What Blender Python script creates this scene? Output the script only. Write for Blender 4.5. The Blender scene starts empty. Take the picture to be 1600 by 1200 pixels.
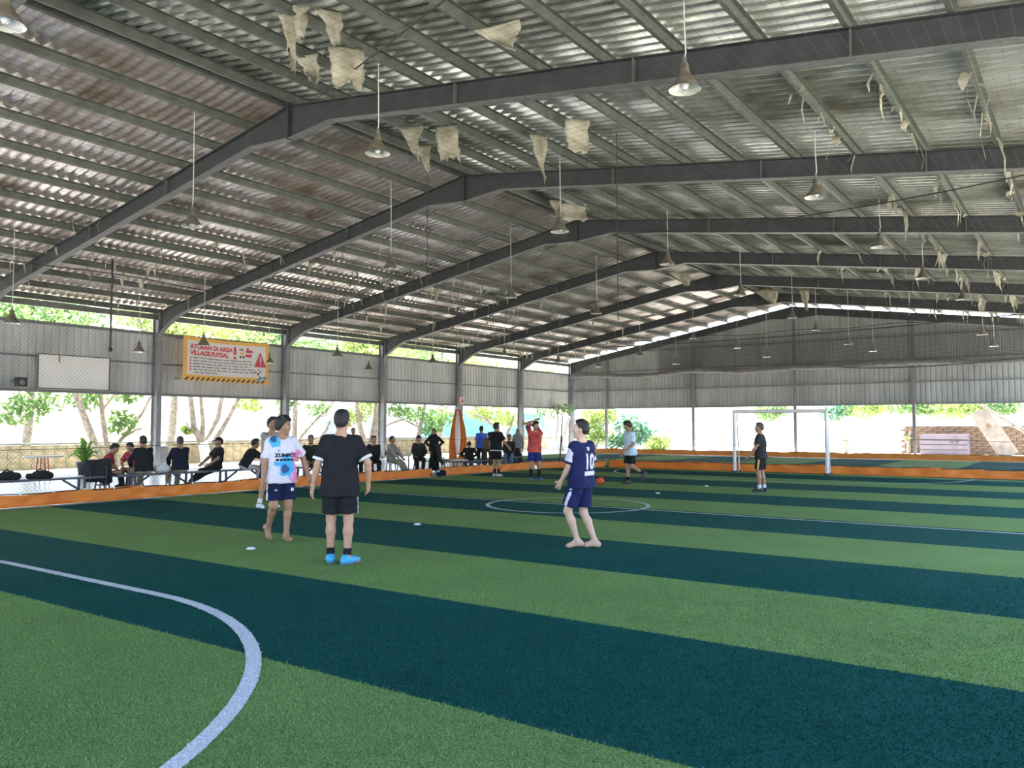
import bpy, math, random
import numpy as np
from mathutils import Vector, Matrix
from mathutils.bvhtree import BVHTree

# ------------------------------------------------------------------ camera, world, sun, exposure
F_PX, CAM_H = 1280.0, 1.55
YAW = math.atan(910.0 / F_PX)
PITCH = math.atan(67.0 / F_PX)
S = bpy.context.scene
COL = S.collection
cam_d = bpy.data.cameras.new('camera'); cam = bpy.data.objects.new('camera', cam_d); COL.objects.link(cam)
cam_d.sensor_width = 36.0; cam_d.lens = 36.0 * F_PX / 1600.0; cam_d.clip_end = 400; cam_d.clip_start = 0.05
cam.location = (0, 0, CAM_H); cam.rotation_euler = (math.pi / 2 + PITCH, 0, YAW)
S.camera = cam
w = bpy.data.worlds.new('sky'); S.world = w; w.use_nodes = True
nt = w.node_tree
bg = nt.nodes['Background']
sky = nt.nodes.new('ShaderNodeTexSky'); sky.sky_type = 'NISHITA'; sky.sun_disc = False
SUN_EL, SUN_DIR = math.radians(64), Vector((-0.62, 0.78, 0)).normalized()
sky.sun_elevation = SUN_EL; sky.sun_rotation = math.atan2(SUN_DIR.x, SUN_DIR.y)
sky.dust_density = 2.5; sky.air_density = 1.0
nt.links.new(sky.outputs[0], bg.inputs[0]); bg.inputs[1].default_value = 0.42
sd = bpy.data.lights.new('sun', 'SUN'); sd.energy = 15.0; sd.angle = math.radians(0.6); sd.color = (1.0, 0.95, 0.86)
sun = bpy.data.objects.new('sun', sd); COL.objects.link(sun)
tosun = Vector((SUN_DIR.x * math.cos(SUN_EL), SUN_DIR.y * math.cos(SUN_EL), math.sin(SUN_EL)))
sun.rotation_euler = tosun.to_track_quat('Z', 'Y').to_euler(); sun.location = (-20, 60, 40)
vs = S.view_settings
vs.view_transform = 'Standard'; vs.look = 'None'; vs.gamma = 1.0; vs.use_curve_mapping = False
vs.exposure = 1.7
try:
    S.cycles.max_bounces = 9; S.cycles.diffuse_bounces = 6; S.cycles.glossy_bounces = 3
    S.cycles.transparent_max_bounces = 12; S.cycles.use_denoising = True
    S.cycles.sample_clamp_indirect = 8.0
except Exception:
    pass

# ------------------------------------------------------------------ pixel helpers (used only to find real places)
_fw = Vector((-math.sin(YAW) * math.cos(PITCH), math.cos(YAW) * math.cos(PITCH), math.sin(PITCH)))
_rt = Vector((math.cos(YAW), math.sin(YAW), 0)); _up = _rt.cross(_fw)
C0 = Vector((0, 0, CAM_H))
def ray(x, y): return _fw + _rt * ((x - 800) / F_PX) - _up * ((y - 600) / F_PX)
def on_z(x, y, z=0.0):
    r = ray(x, y); return C0 + r * ((z - CAM_H) / r.z)
def on_y(x, y, Y):
    r = ray(x, y); return C0 + r * (Y / r.y)
def on_x(x, y, X):
    r = ray(x, y); return C0 + r * (X / r.x)
def at_d(x, y, d): return C0 + ray(x, y) * d

# ------------------------------------------------------------------ materials
MATS = {}
def mat(name, color, rough=0.6, metal=0.0, var=0.0, vscale=8.0, bump=0.0, bscale=40.0, spec=0.5, color2=None, stretch=None, emit=None, trans=0.0):
    if name in MATS: return MATS[name]
    m = bpy.data.materials.new(name); m.use_nodes = True; t = m.node_tree; N = t.nodes; L = t.links
    b = N['Principled BSDF']
    c = tuple(color) + (1,)
    b.inputs['Base Color'].default_value = c; b.inputs['Roughness'].default_value = rough
    b.inputs['Metallic'].default_value = metal; b.inputs['Specular IOR Level'].default_value = spec
    if var > 0 or bump > 0:
        tc = N.new('ShaderNodeTexCoord'); src = tc.outputs['Object']
        if stretch:
            mp = N.new('ShaderNodeMapping'); mp.inputs['Scale'].default_value = stretch; L.new(src, mp.inputs[0]); src = mp.outputs[0]
    if var > 0:
        n = N.new('ShaderNodeTexNoise'); n.inputs['Scale'].default_value = vscale; n.inputs['Detail'].default_value = 5; L.new(src, n.inputs['Vector'])
        r = N.new('ShaderNodeValToRGB'); r.color_ramp.elements[0].position = 0.35; r.color_ramp.elements[1].position = 0.68
        c2 = color2 if color2 else tuple(x * (1 - var) for x in color)
        r.color_ramp.elements[0].color = tuple(c2) + (1,); r.color_ramp.elements[1].color = c
        L.new(n.outputs[0], r.inputs[0]); L.new(r.outputs[0], b.inputs['Base Color'])
    if bump > 0:
        n2 = N.new('ShaderNodeTexNoise'); n2.inputs['Scale'].default_value = bscale; n2.inputs['Detail'].default_value = 4; L.new(src, n2.inputs['Vector'])
        bp = N.new('ShaderNodeBump'); bp.inputs['Strength'].default_value = bump; bp.inputs['Distance'].default_value = 0.02
        L.new(n2.outputs[0], bp.inputs['Height']); L.new(bp.outputs[0], b.inputs['Normal'])
    if trans > 0:
        tr = N.new('ShaderNodeBsdfTranslucent'); tr.inputs[0].default_value = c
        mx = N.new('ShaderNodeMixShader'); mx.inputs[0].default_value = trans
        out = N['Material Output']; L.new(b.outputs[0], mx.inputs[1]); L.new(tr.outputs[0], mx.inputs[2]); L.new(mx.outputs[0], out.inputs[0])
    MATS[name] = m
    return m

# ------------------------------------------------------------------ mesh helpers
def link(name, me, m=None, parent=None):
    o = bpy.data.objects.new(name, me); COL.objects.link(o)
    if m is not None and me is not None and not me.materials: me.materials.append(m)
    if parent is not None: o.parent = parent
    return o
def tag(o, label=None, cat=None, group=None, kind=None):
    if label: o['label'] = label
    if cat: o['category'] = cat
    if group: o['group'] = group
    if kind: o['kind'] = kind
    return o
def empty(name, loc=(0, 0, 0), rz=0.0):
    o = bpy.data.objects.new(name, None); COL.objects.link(o); o.location = loc; o.rotation_euler = (0, 0, rz); o.empty_display_size = 0.1
    return o
class MB:
    def __init__(s): s.v = []; s.f = []; s.sm = []
    def add(s, vs, fs, smooth=False):
        n = len(s.v); s.v.extend([tuple(p) for p in vs]); s.f.extend([tuple(i + n for i in f) for f in fs]); s.sm.extend([smooth] * len(fs)); return s
    def box(s, c, d, R=None):
        hx, hy, hz = d[0] / 2, d[1] / 2, d[2] / 2
        p = [Vector((sx * hx, sy * hy, sz * hz)) for sx in (-1, 1) for sy in (-1, 1) for sz in (-1, 1)]
        if R is not None: p = [R @ q for q in p]
        c = Vector(c)
        return s.add([q + c for q in p], [(0, 1, 3, 2), (4, 6, 7, 5), (0, 4, 5, 1), (2, 3, 7, 6), (0, 2, 6, 4), (1, 5, 7, 3)])
    def bar(s, a, b, wd, ht, up=(0, 0, 1)):
        a, b = Vector(a), Vector(b); d = (b - a); L = d.length; d = d / L
        sd = d.cross(Vector(up)); sd.normalize(); u = sd.cross(d)
        R = Matrix((sd, d, u)).transposed()
        return s.box((a + b) / 2, (wd, L, ht), R)
    def tube(s, pts, r, n=6, cap=True):
        pts = [Vector(p) for p in pts]; rs = r if isinstance(r, (list, tuple)) else [r] * len(pts)
        vs, fs = [], []; pu = None
        for i, p in enumerate(pts):
            d = (pts[min(i + 1, len(pts) - 1)] - pts[max(i - 1, 0)]).normalized()
            if pu is None: pu = Vector((0, 0, 1)) if abs(d.z) < 0.9 else Vector((1, 0, 0))
            u = (pu - d * pu.dot(d)).normalized(); v = d.cross(u); pu = u
            for k in range(n):
                a = 2 * math.pi * k / n; vs.append(p + (u * math.cos(a) + v * math.sin(a)) * rs[i])
        for i in range(len(pts) - 1):
            for k in range(n):
                k2 = (k + 1) % n; fs.append((i * n + k, i * n + k2, (i + 1) * n + k2, (i + 1) * n + k))
        s.add(vs, fs, n > 4)
        if cap:
            m = len(pts) - 1
            s.add(vs[:n], [tuple(range(n))[::-1]]); s.add(vs[m * n:], [tuple(range(n))])
        return s
    def lathe(s, prof, n=20, c=(0, 0, 0), sx=1, sy=1):
        vs, fs = [], []
        for r, z in prof:
            for k in range(n):
                a = 2 * math.pi * k / n; vs.append((c[0] + r * sx * math.cos(a), c[1] + r * sy * math.sin(a), c[2] + z))
        for i in range(len(prof) - 1):
            for k in range(n):
                k2 = (k + 1) % n; fs.append((i * n + k, i * n + k2, (i + 1) * n + k2, (i + 1) * n + k))
        return s.add(vs, fs, True)
    def grid(s, P, smooth=True):
        r, c = len(P), len(P[0]); vs = [p for row in P for p in row]
        return s.add(vs, [(i * c + j, i * c + j + 1, (i + 1) * c + j + 1, (i + 1) * c + j) for i in range(r - 1) for j in range(c - 1)], smooth)
    def prism(s, poly, z0, z1, fr=None):
        n = len(poly); vs = [(x, y, z0) for x, y in poly] + [(x, y, z1) for x, y in poly]
        if fr: vs = [fr(*p) for p in vs]
        return s.add(vs, [tuple(range(n))[::-1], tuple(range(n, 2 * n))] + [(i, (i + 1) % n, n + (i + 1) % n, n + i) for i in range(n)])
    def mesh(s, name):
        me = bpy.data.meshes.new(name); me.from_pydata(s.v, [], s.f); me.polygons.foreach_set('use_smooth', s.sm); me.update(); return me
    def build(s, name, m, parent=None): return link(name, s.mesh(name), m, parent)
def np_mesh(name, v, f, smooth=False):
    v = np.asarray(v, np.float32); f = np.asarray(f, np.int32); k = f.shape[1]
    me = bpy.data.meshes.new(name); me.vertices.add(len(v)); me.vertices.foreach_set('co', v.ravel())
    me.loops.add(f.size); me.loops.foreach_set('vertex_index', f.ravel())
    me.polygons.add(len(f)); me.polygons.foreach_set('loop_start', np.arange(0, f.size, k, dtype=np.int32))
    me.polygons.foreach_set('use_smooth', np.full(len(f), smooth, dtype=bool)); me.update(calc_edges=True); return me
def strands(name, segs, r, m, parent=None):
    """three-sided straight strands; segs (n,2,3)"""
    segs = np.asarray(segs, float); a, b = segs[:, 0], segs[:, 1]; d = b - a; d /= np.linalg.norm(d, axis=1)[:, None]
    h = np.where(np.abs(d[:, 2:3]) < 0.9, np.array([[0, 0, 1.0]]), np.array([[1.0, 0, 0]]))
    u = np.cross(d, h); u /= np.linalg.norm(u, axis=1)[:, None]; v = np.cross(d, u)
    vs = np.zeros((len(a), 6, 3))
    for k in range(3):
        an = 2 * math.pi * k / 3; off = (u * math.cos(an) + v * math.sin(an)) * r
        vs[:, k] = a + off; vs[:, 3 + k] = b + off
    base = np.arange(len(a))[:, None] * 6
    fs = np.concatenate([base + np.array([k, (k + 1) % 3, 3 + (k + 1) % 3, 3 + k]) for k in range(3)])
    return link(name, np_mesh(name, vs.reshape(-1, 3), fs), m, parent)

# ------------------------------------------------------------------ hall dimensions
XR, XL, XE, YF, YB = -13.9, -28.74, 0.95, 47.35, -6.65      # ridge, left columns, right columns, far wall, near end
ZR, SLL, SLR = 8.66, 0.174, 0.138                        # roof sheet at ridge, slopes of the two sides
def roof_z(x): return ZR - (XR - x) * SLL if x < XR else ZR - (x - XR) * SLR
FRAMES = [YF - 6 * k for k in range(10)]

# ------------------------------------------------------------------ ground and pitches
def turf_mat(name, ca, cb):
    m = bpy.data.materials.new(name); m.use_nodes = True; t = m.node_tree; N = t.nodes; L = t.links; b = N['Principled BSDF']
    tc = N.new('ShaderNodeTexCoord')
    n1 = N.new('ShaderNodeTexNoise'); n1.inputs['Scale'].default_value = 75; n1.inputs['Detail'].default_value = 6; n1.inputs['Roughness'].default_value = 0.8; L.new(tc.outputs['Object'], n1.inputs['Vector'])
    n2 = N.new('ShaderNodeTexNoise'); n2.inputs['Scale'].default_value = 1.1; n2.inputs['Detail'].default_value = 4; L.new(tc.outputs['Object'], n2.inputs['Vector'])
    r = N.new('ShaderNodeValToRGB'); r.color_ramp.elements[0].position = 0.38; r.color_ramp.elements[1].position = 0.64
    r.color_ramp.elements[0].color = (*ca, 1); r.color_ramp.elements[1].color = (*cb, 1); L.new(n1.outputs[0], r.inputs[0])
    mx = N.new('ShaderNodeMix'); mx.data_type = 'RGBA'; mx.blend_type = 'MULTIPLY'; mx.inputs[0].default_value = 0.3
    L.new(r.outputs[0], mx.inputs[6]); L.new(n2.outputs[0], mx.inputs[7]); L.new(mx.outputs[2], b.inputs['Base Color'])
    b.inputs['Roughness'].default_value = 0.95; b.inputs['Specular IOR Level'].default_value = 0.06
    bp = N.new('ShaderNodeBump'); bp.inputs['Strength'].default_value = 0.9; bp.inputs['Distance'].default_value = 0.012
    L.new(n1.outputs[0], bp.inputs['Height']); L.new(bp.outputs[0], b.inputs['Normal'])
    return m
TL = turf_mat('turf_light', (0.06, 0.135, 0.03), (0.34, 0.52, 0.19))
TD = turf_mat('turf_dark', (0.004, 0.034, 0.030), (0.022, 0.16, 0.135))
M_line = mat('line_white', (0.62, 0.66, 0.74), 0.8, var=0.35, vscale=60, bump=0.6, bscale=90)
M_conc = mat('concrete_slab', (0.66, 0.66, 0.68), 0.28, var=0.12, vscale=0.7, spec=0.6)
M_earth = mat('pale_ground', (0.62, 0.58, 0.50), 0.9, var=0.25, vscale=0.5)

g = MB().box((-14, 30, -0.30), (260, 260, 0.5)); tag(g.build('ground', M_earth), kind='structure')
fl = MB().box((-13.7, 19.5, -0.045), (31.6, 54.5, 0.05)); FLOOR = tag(fl.build('floor', M_conc), kind='structure')
PX0, PX1, PY0, PY1 = -16.9, -0.15, -0.3, 27.9
E0, EW = 1.46, 2.13
edges = [E0 + EW * k for k in range(-1, 14)]
ys = [PY0] + [e for e in edges if PY0 + 0.2 < e < PY1 - 0.2] + [PY1]
for i in range(len(ys) - 1):
    mid = (ys[i] + ys[i + 1]) / 2
    k = math.floor((mid - E0) / EW)
    MB().box(((PX0 + PX1 + 2) / 2 , mid, -0.01), (PX1 - PX0 + 2, ys[i + 1] - ys[i], 0.02)).build('turf_strip', TD if k % 2 == 1 else TL, FLOOR)
# second pitch, strips running away from the near one
Q0, Q1 = 28.05, 42.2
x = -25.2; k = 0
while x < 3:
    MB().box((x + 1.5, (Q0 + Q1) / 2, -0.01), (3.0, Q1 - Q0, 0.02)).build('turf_strip', TD if k % 2 else TL, FLOOR); x += 3.0; k += 1
def flat_line(pts, wd, z=0.006):
    m = MB(); P = []
    for i, p in enumerate(pts):
        a = Vector(pts[max(i - 1, 0)]); b = Vector(pts[min(i + 1, len(pts) - 1)]); d = (b - a).normalized(); n = Vector((-d.y, d.x))
        P.append([(p[0] + n.x * wd / 2, p[1] + n.y * wd / 2, z), (p[0] - n.x * wd / 2, p[1] - n.y * wd / 2, z)])
    m.grid(P, False); return m.build('pitch_line', M_line, FLOOR)
GX, MIDY = -8.6, 14.0
flat_line([(PX0 + .25, MIDY), (PX1 + .8, MIDY)], 0.08)
flat_line([(GX + 1.59 * math.cos(a * math.pi / 32), MIDY + 1.59 * math.sin(a * math.pi / 32)) for a in range(65)], 0.085)
def dee(y0, s, R=4.15, hw=1.5):
    p = [(GX + hw + R * math.cos(a * math.pi / 40), y0 + s * R * math.sin(a * math.pi / 40)) for a in range(21)]
    p += [(GX - hw - R * math.sin(a * math.pi / 40), y0 + s * R * math.cos(a * math.pi / 40)) for a in range(21)]
    return p
flat_line(dee(0.2, 1), 0.1); flat_line(dee(27.5, -1), 0.08)
flat_line([(PX0 + .25, 27.5), (PX1 + .8, 27.5)], 0.08)
flat_line([(PX0 + .25, -.2), (PX0 + .25, 27.5)], 0.08)
flat_line([(-4.0 + 2.5 * math.cos(a), 34.5 + 2.5 * math.sin(a)) for a in [i * math.pi / 24 for i in range(49)]], 0.08)
flat_line([(-25, 34.5), (3, 34.5)], 0.08)

# upright turf fibres near the camera side, in the colour of the strip or line they grow from
def near_line(x, y):
    d = np.abs(np.hypot(x - (GX + 1.5), y - .2) - 4.15)
    m1 = (x > GX + 1.5) & (d < .05)
    m2 = (np.abs(y - 4.35) < .05) & (x <= GX + 1.5) & (x > GX - 1.5)
    return m1 | m2
_g = np.random.default_rng(2); _n = 620000
_x = _g.uniform(-10.5, 1.5, _n); _y = _g.uniform(.6, 10.5, _n)
_dd = np.hypot(_x, _y); _keep = _g.random(_n) < np.clip((11.0 - _dd) / 6.5, 0, 1); _x, _y = _x[_keep], _y[_keep]; _n = len(_x)
_k = np.floor((_y + _g.normal(size=_n) * .008 - E0) / EW).astype(int) % 2; _ln = near_line(_x, _y)
for _sel, _m in ((_k == 0, TL), (_k == 1, TD), (None, M_line)):
    _s = _ln if _sel is None else (_sel & ~_ln); xx, yy = _x[_s], _y[_s]; q = len(xx)
    a_ = _g.uniform(0, 6.283, q); w_ = _g.uniform(.002, .005, q); h_ = _g.uniform(.006, .019, q); lx, ly = _g.normal(size=(2, q)) * .008
    v = np.zeros((q, 3, 3)); v[:, 0] = np.stack([xx - np.cos(a_) * w_, yy - np.sin(a_) * w_, np.zeros(q)], 1); v[:, 1] = np.stack([xx + np.cos(a_) * w_, yy + np.sin(a_) * w_, np.zeros(q)], 1); v[:, 2] = np.stack([xx + lx, yy + ly, h_], 1)
    o_ = link('turf_fibres', np_mesh('turf_fibres', v.reshape(-1, 3), np.arange(q * 3).reshape(q, 3)), _m, FLOOR); o_['kind'] = 'stuff'
# ------------------------------------------------------------------ hall structure
M_steel = mat('dark_steel', (0.032, 0.037, 0.040), 0.55, var=0.4, vscale=3, spec=0.4)
M_steel_l = mat('steel_flange', (0.11, 0.113, 0.115), 0.5, var=0.3, vscale=3)
M_col = mat('column_paint', (0.24, 0.24, 0.26), 0.55, var=0.3, vscale=2)
M_purlin = mat('purlin_galv', (0.12, 0.135, 0.115), 0.5, metal=0.1, var=0.35, vscale=4)
def sheet_mat(name, ca, cb, metal, rough, dirt, dirt_scale, stretch):
    m = bpy.data.materials.new(name); m.use_nodes = True; t = m.node_tree; N = t.nodes; L = t.links; b = N['Principled BSDF']
    tc = N.new('ShaderNodeTexCoord'); geo = N.new('ShaderNodeNewGeometry')
    mp = N.new('ShaderNodeMapping'); mp.inputs['Scale'].default_value = stretch; L.new(geo.outputs['Position'], mp.inputs[0])
    n1 = N.new('ShaderNodeTexNoise'); n1.inputs['Scale'].default_value = dirt_scale; n1.inputs['Detail'].default_value = 7; n1.inputs['Roughness'].default_value = 0.62; L.new(mp.outputs[0], n1.inputs['Vector'])
    r = N.new('ShaderNodeValToRGB'); r.color_ramp.elements[0].position = 0.36; r.color_ramp.elements[1].position = 0.6
    r.color_ramp.elements[0].color = (*cb, 1); r.color_ramp.elements[1].color = (*ca, 1); L.new(n1.outputs[0], r.inputs[0]); L.new(r.outputs[0], b.inputs['Base Color'])
    rr = N.new('ShaderNodeMapRange'); rr.inputs[1].default_value = 0.35; rr.inputs[2].default_value = 0.62; rr.inputs[3].default_value = min(1, rough + 0.3); rr.inputs[4].default_value = rough
    L.new(n1.outputs[0], rr.inputs[0]); L.new(rr.outputs[0], b.inputs['Roughness'])
    mm = N.new('ShaderNodeMapRange'); mm.inputs[1].default_value = 0.35; mm.inputs[2].default_value = 0.62; mm.inputs[3].default_value = metal * 0.2; mm.inputs[4].default_value = metal
    L.new(n1.outputs[0], mm.inputs[0]); L.new(mm.outputs[0], b.inputs['Metallic'])
    return m
M_roofL = sheet_mat('roof_sheet_left', (0.66, 0.60, 0.57), (0.16, 0.12, 0.085), 0.85, 0.24, 0.5, 0.45, (0.55, 1, 1))
M_roofR = sheet_mat('roof_sheet_right', (0.47, 0.48, 0.43), (0.085, 0.085, 0.06), 0.45, 0.26, 0.5, 0.45, (0.55, 1, 1))
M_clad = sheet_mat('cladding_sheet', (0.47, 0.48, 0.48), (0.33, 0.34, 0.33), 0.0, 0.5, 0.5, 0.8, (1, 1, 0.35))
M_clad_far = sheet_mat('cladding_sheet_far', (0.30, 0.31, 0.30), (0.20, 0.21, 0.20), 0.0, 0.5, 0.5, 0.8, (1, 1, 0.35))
M_girt = mat('girt_steel', (0.13, 0.13, 0.14), 0.5)

# corrugated roof sheets: each sheet one metre wide from ridge to eave
def corr_profile(w0, pitch, depth, crest):
    """offsets across the sheet: list of (u, h)"""
    p = []; u = 0.0
    while u < w0 - 1e-6:
        p += [(u, 0), (u + pitch * (1 - crest) * .5, 0), (u + pitch * (1 - crest) * .5 + pitch * .12, depth), (u + pitch - pitch * .12, depth)]
        u += pitch
    p.append((w0, 0)); return p
OVER = 0.55
sheet_prof = [(i / 40, .0225 - .0225 * math.cos(2 * math.pi * i / 10) * (1 - .25 * math.cos(2 * math.pi * i / 10) ** 2)) for i in range(41)]   # rounded corrugation, four waves to a sheet
trap_prof = corr_profile(1.0, 0.25, 0.07, 0.5)
def roof_sheet_mesh(side):
    SL = SLL if side < 0 else SLR
    Lx = abs(XR - XL) + OVER; n = 2; m = MB(); P = []
    for u, h in (sheet_prof if side < 0 else trap_prof):
        P.append([(side * 0.02, u, h), (side * Lx, u, h - Lx * SL)])
    m.grid(P, side < 0); return m.mesh('roof_sheet')
for side, nm, M in ((-1, 'ceiling_left', M_roofL), (1, 'ceiling_right', M_roofR)):
    root = empty(nm, (XR, 0, ZR)); root['kind'] = 'structure'
    SL = SLL if side < 0 else SLR
    me = roof_sheet_mesh(side); me.materials.append(M)
    y = YB - 0.5
    while y < YF + 0.5:
        o = link('roof_sheet', me, None, root); o.location = (0, y, 0); y += 1.0
    # purlins: one C-section per bay, resting on the rafters
    m = MB()
    a = math.atan(SL) * (1 if side < 0 else -1)
    R = Matrix.Rotation(-a, 3, 'Y')
    Lb = 6.0
    def cp(c, d): m.box(R @ Vector(c), d, R)
    cp((0, 3, -0.10), (0.008, Lb, 0.20)); cp((0.035, 3, -0.004), (0.07, Lb, 0.008)); cp((0.035, 3, -0.196), (0.07, Lb, 0.008)); cp((0.066, 3, -0.185), (0.008, Lb, 0.022))
    pm = m.mesh('purlin'); pm.materials.append(M_purlin)
    for Y in FRAMES[1:]:
        for k in range(13):
            dx = 0.18 + 1.24 * k
            if dx > 15.2: continue
            o = link('purlin', pm, None, root); o.location = (side * dx, Y, -dx * SL - 0.012)
# ridge cap over the gap of the two slopes
MB().bar((XR, YB - .5, ZR + .05), (XR, YF + .5, ZR + .05), 0.5, 0.02).build('ridge_cap', M_purlin, None)['kind'] = 'structure'

# portal frames
def frame(Y, apex=True):
    root = empty('portal_frame', (XR, Y, 0)); root['kind'] = 'structure'
    hw = XR - XL
    D = 0.42                                   # rafter depth
    for s in (-1, 1):
        SL = SLL if s < 0 else SLR
        # rafter web and flanges, from apex to column
        def zt(dx): return ZR - dx * SL - 0.225
        def dep(dx):
            if dx < 1.3: return D + 0.30 * (1 - dx / 1.3)
            if dx > hw - 1.6: return D + 0.50 * ((dx - hw + 1.6) / 1.6) ** 1.5
            return D
        xs = [0, .3, .65, 1.0, 1.3, hw * .33, hw * .66] + [hw - 1.6 + 1.6 * i / 6 for i in range(7)]
        m = MB()
        for off, wd in ((0.0, 0.012),):
            P = []
            for dx in xs: P.append((s * dx, zt(dx), zt(dx) - dep(dx)))
            for a, b in zip(P[:-1], P[1:]):
                m.add([(a[0], -.006, a[1]), (a[0], -.006, a[2]), (b[0], -.006, b[2]), (b[0], -.006, b[1]), (a[0], .006, a[1]), (a[0], .006, a[2]), (b[0], .006, b[2]), (b[0], .006, b[1])],
                      [(0, 1, 2, 3), (7, 6, 5, 4)])
        # top flange
        for a, b in zip(P[:-1], P[1:]):
            m.bar((a[0], 0, a[1] - .006), (b[0], 0, b[1] - .006), .2, .014)
        m.build('rafter', M_steel, root)
        fl_ = MB()
        for a, b in zip(P[:-1], P[1:]): fl_.bar((a[0], 0, a[2] + .006), (b[0], 0, b[2] + .006), .2, .014)
        fl_.build('bottom_flange', M_steel_l, root)
        for dx in (4.6, 8.2, 11.4):
            z0 = zt(dx)
            MB().box((s * dx, 0, z0 - D / 2), (.014, .19, D)).build('stiffener', M_steel_l, root)
        MB().box((s * .012, 0, zt(0) - dep(0) / 2), (.02, .22, dep(0) + .02)).build('end_plate', M_steel, root)
        # column: I section
        ch = zt(hw) - .02
        c = MB().box((s * hw, 0, ch / 2), (.36, .012, ch)).box((s * (hw - .18), 0, ch / 2), (.014, .2, ch)).box((s * (hw + .18), 0, ch / 2), (.014, .2, ch))
        c.build('column', M_col, root)
        MB().box((s * hw, 0, .012), (.5, .34, .024)).build('base_plate', M_steel_l, root)
    return root
for Y in FRAMES: frame(Y)
# rafter at the left edge of the roof: eave strut along the wall heads
tag(MB().box((XL, (YF + YB) / 2, 5.68), (.10, YF - YB, .2)).build('eave_beam_left', M_purlin), kind='structure')
tag(MB().box((XE, (YF + YB) / 2, 6.15), (.10, YF - YB, .2)).build('eave_beam_right', M_purlin), kind='structure')

# wall cladding ---------------------------------------------------
CZ0, CZ1 = 2.74, 5.09
wall_prof = corr_profile(1.0, 0.25, 0.03, 0.62)
def clad_sheet(h, name='cladding_sheet', slope=0.0):
    m = MB(); m.grid([[(0.0, u, 0), (0.0, u, 0)] for u, _ in []] or [[(hh, u, 0), (hh, u, h + slope * u)] for u, hh in wall_prof], False); return m.mesh(name)
wl = empty('wall_left', (XL - 0.22, 0, 0)); wl['kind'] = 'structure'
me = clad_sheet(CZ1 - CZ0); me.materials.append(M_clad)
y = YB
while y < YF - 0.4:
    o = link('cladding_sheet', me, None, wl); o.location = (0, y, CZ0 + random.Random(y).uniform(-.008, .008)); y += 1.0
for z, hgt in ((CZ0 + .03, .1), (3.93, .06), (CZ1 - .02, .11)):
    MB().box((0.06, (YF + YB) / 2, z), (.06, YF - YB, hgt)).build('girt', M_girt, wl)
# far gable wall: sheets cut to the slope, a little below the roof
wf = empty('wall_far', (0, YF + 0.2, 0)); wf['kind'] = 'structure'
x = XL; GAP = 0.42
while x < XE - 0.3:
    x1 = min(x + 1.0, XE); m = MB(); P = []
    for u, hh in wall_prof:
        xx = x + u
        P.append([(xx, -hh, CZ0), (xx, -hh, roof_z(xx) - GAP)])
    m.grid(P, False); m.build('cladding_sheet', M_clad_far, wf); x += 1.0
for z in (CZ0 + .03, 3.93, 5.15, 6.4):
    d0 = min(14.8, (ZR - GAP - z) / SLL); d1 = min(14.8, (ZR - GAP - z) / SLR)
    MB().box((XR + (d1 - d0) / 2, -.07, z), (d0 + d1, .06, .09)).build('girt', M_girt, wf)
for s in (-1, 1):
    MB().bar((XR, -.07, ZR - GAP - .06), (XR + s * 14.8, -.07, roof_z(XR + s * 14.8) - GAP - .06), .06, .13).build('gable_trim', M_girt, wf)
for dx in (-12.2, -6.15, 0, 6.15, 12.2):
    MB().box((XR + dx, -.14, (roof_z(XR + dx) - .6) / 2), (.15, .15, roof_z(XR + dx) - .6)).build('wall_post', M_girt, wf)
# ------------------------------------------------------------------ surroundings of the hall
R0 = random.Random(7)
M_bark = mat('bark_pale', (0.36, 0.31, 0.25), 0.85, var=0.5, vscale=7, bump=0.5, bscale=25)
M_lime = mat('limewashed_bark', (0.74, 0.74, 0.72), 0.8, var=0.2, vscale=6, bump=0.4, bscale=25)
M_leafY = mat('leaf_yellow_green', (0.30, 0.40, 0.11), 0.5, var=0.5, vscale=3, color2=(0.12, 0.24, 0.05), trans=0.5)
M_leafG = mat('leaf_green', (0.15, 0.26, 0.08), 0.5, var=0.5, vscale=3, color2=(0.05, 0.13, 0.04), trans=0.42)
M_leafB = mat('leaf_blue_green', (0.11, 0.25, 0.15), 0.5, var=0.5, vscale=3, color2=(0.03, 0.12, 0.06), trans=0.4)
M_block = mat('wall_block', (0.46, 0.40, 0.27), 0.9, var=0.45, vscale=3, bump=0.5, bscale=14)
M_cop = mat('wall_coping', (0.30, 0.31, 0.27), 0.85, var=0.35, vscale=3)
M_white = mat('white_paint', (0.80, 0.80, 0.80), 0.5, var=0.08, vscale=3)
M_black = mat('black_plastic', (0.012, 0.012, 0.014), 0.5)
M_dark_cloth = mat('black_cloth', (0.012, 0.012, 0.016), 0.9, bump=0.4, bscale=14)

def leaves(centres, count, size, seed, name, m, parent, kind='stuff'):
    """centres: (x,y,z,rx,ry,rz); small bent leaf quads scattered through each clump"""
    g_ = np.random.default_rng(seed); V = []; 
    for c in centres:
        n = max(20, int(count * (c[3] * c[4] * c[5]) ** (1 / 3)))
        p = g_.normal(size=(n, 3)); p /= np.linalg.norm(p, axis=1)[:, None]
        p *= (g_.random((n, 1)) ** 0.45); p = p * np.array(c[3:6]) + np.array(c[:3])
        a = g_.normal(size=(n, 3)); a[:, 2] -= 0.4; a /= np.linalg.norm(a, axis=1)[:, None]
        b = np.cross(a, g_.normal(size=(n, 3))); b /= np.linalg.norm(b, axis=1)[:, None]
        s = size * (0.6 + 0.8 * g_.random((n, 1)))
        V.append(np.stack([p - a * s, p + b * s * .42, p + a * s, p - b * s * .42], 1))
    V = np.concatenate(V); n = len(V)
    f = np.arange(n * 4).reshape(n, 4)
    o = link(name, np_mesh(name, V.reshape(-1, 3), f), m, parent); o['kind'] = kind
    return o
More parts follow.
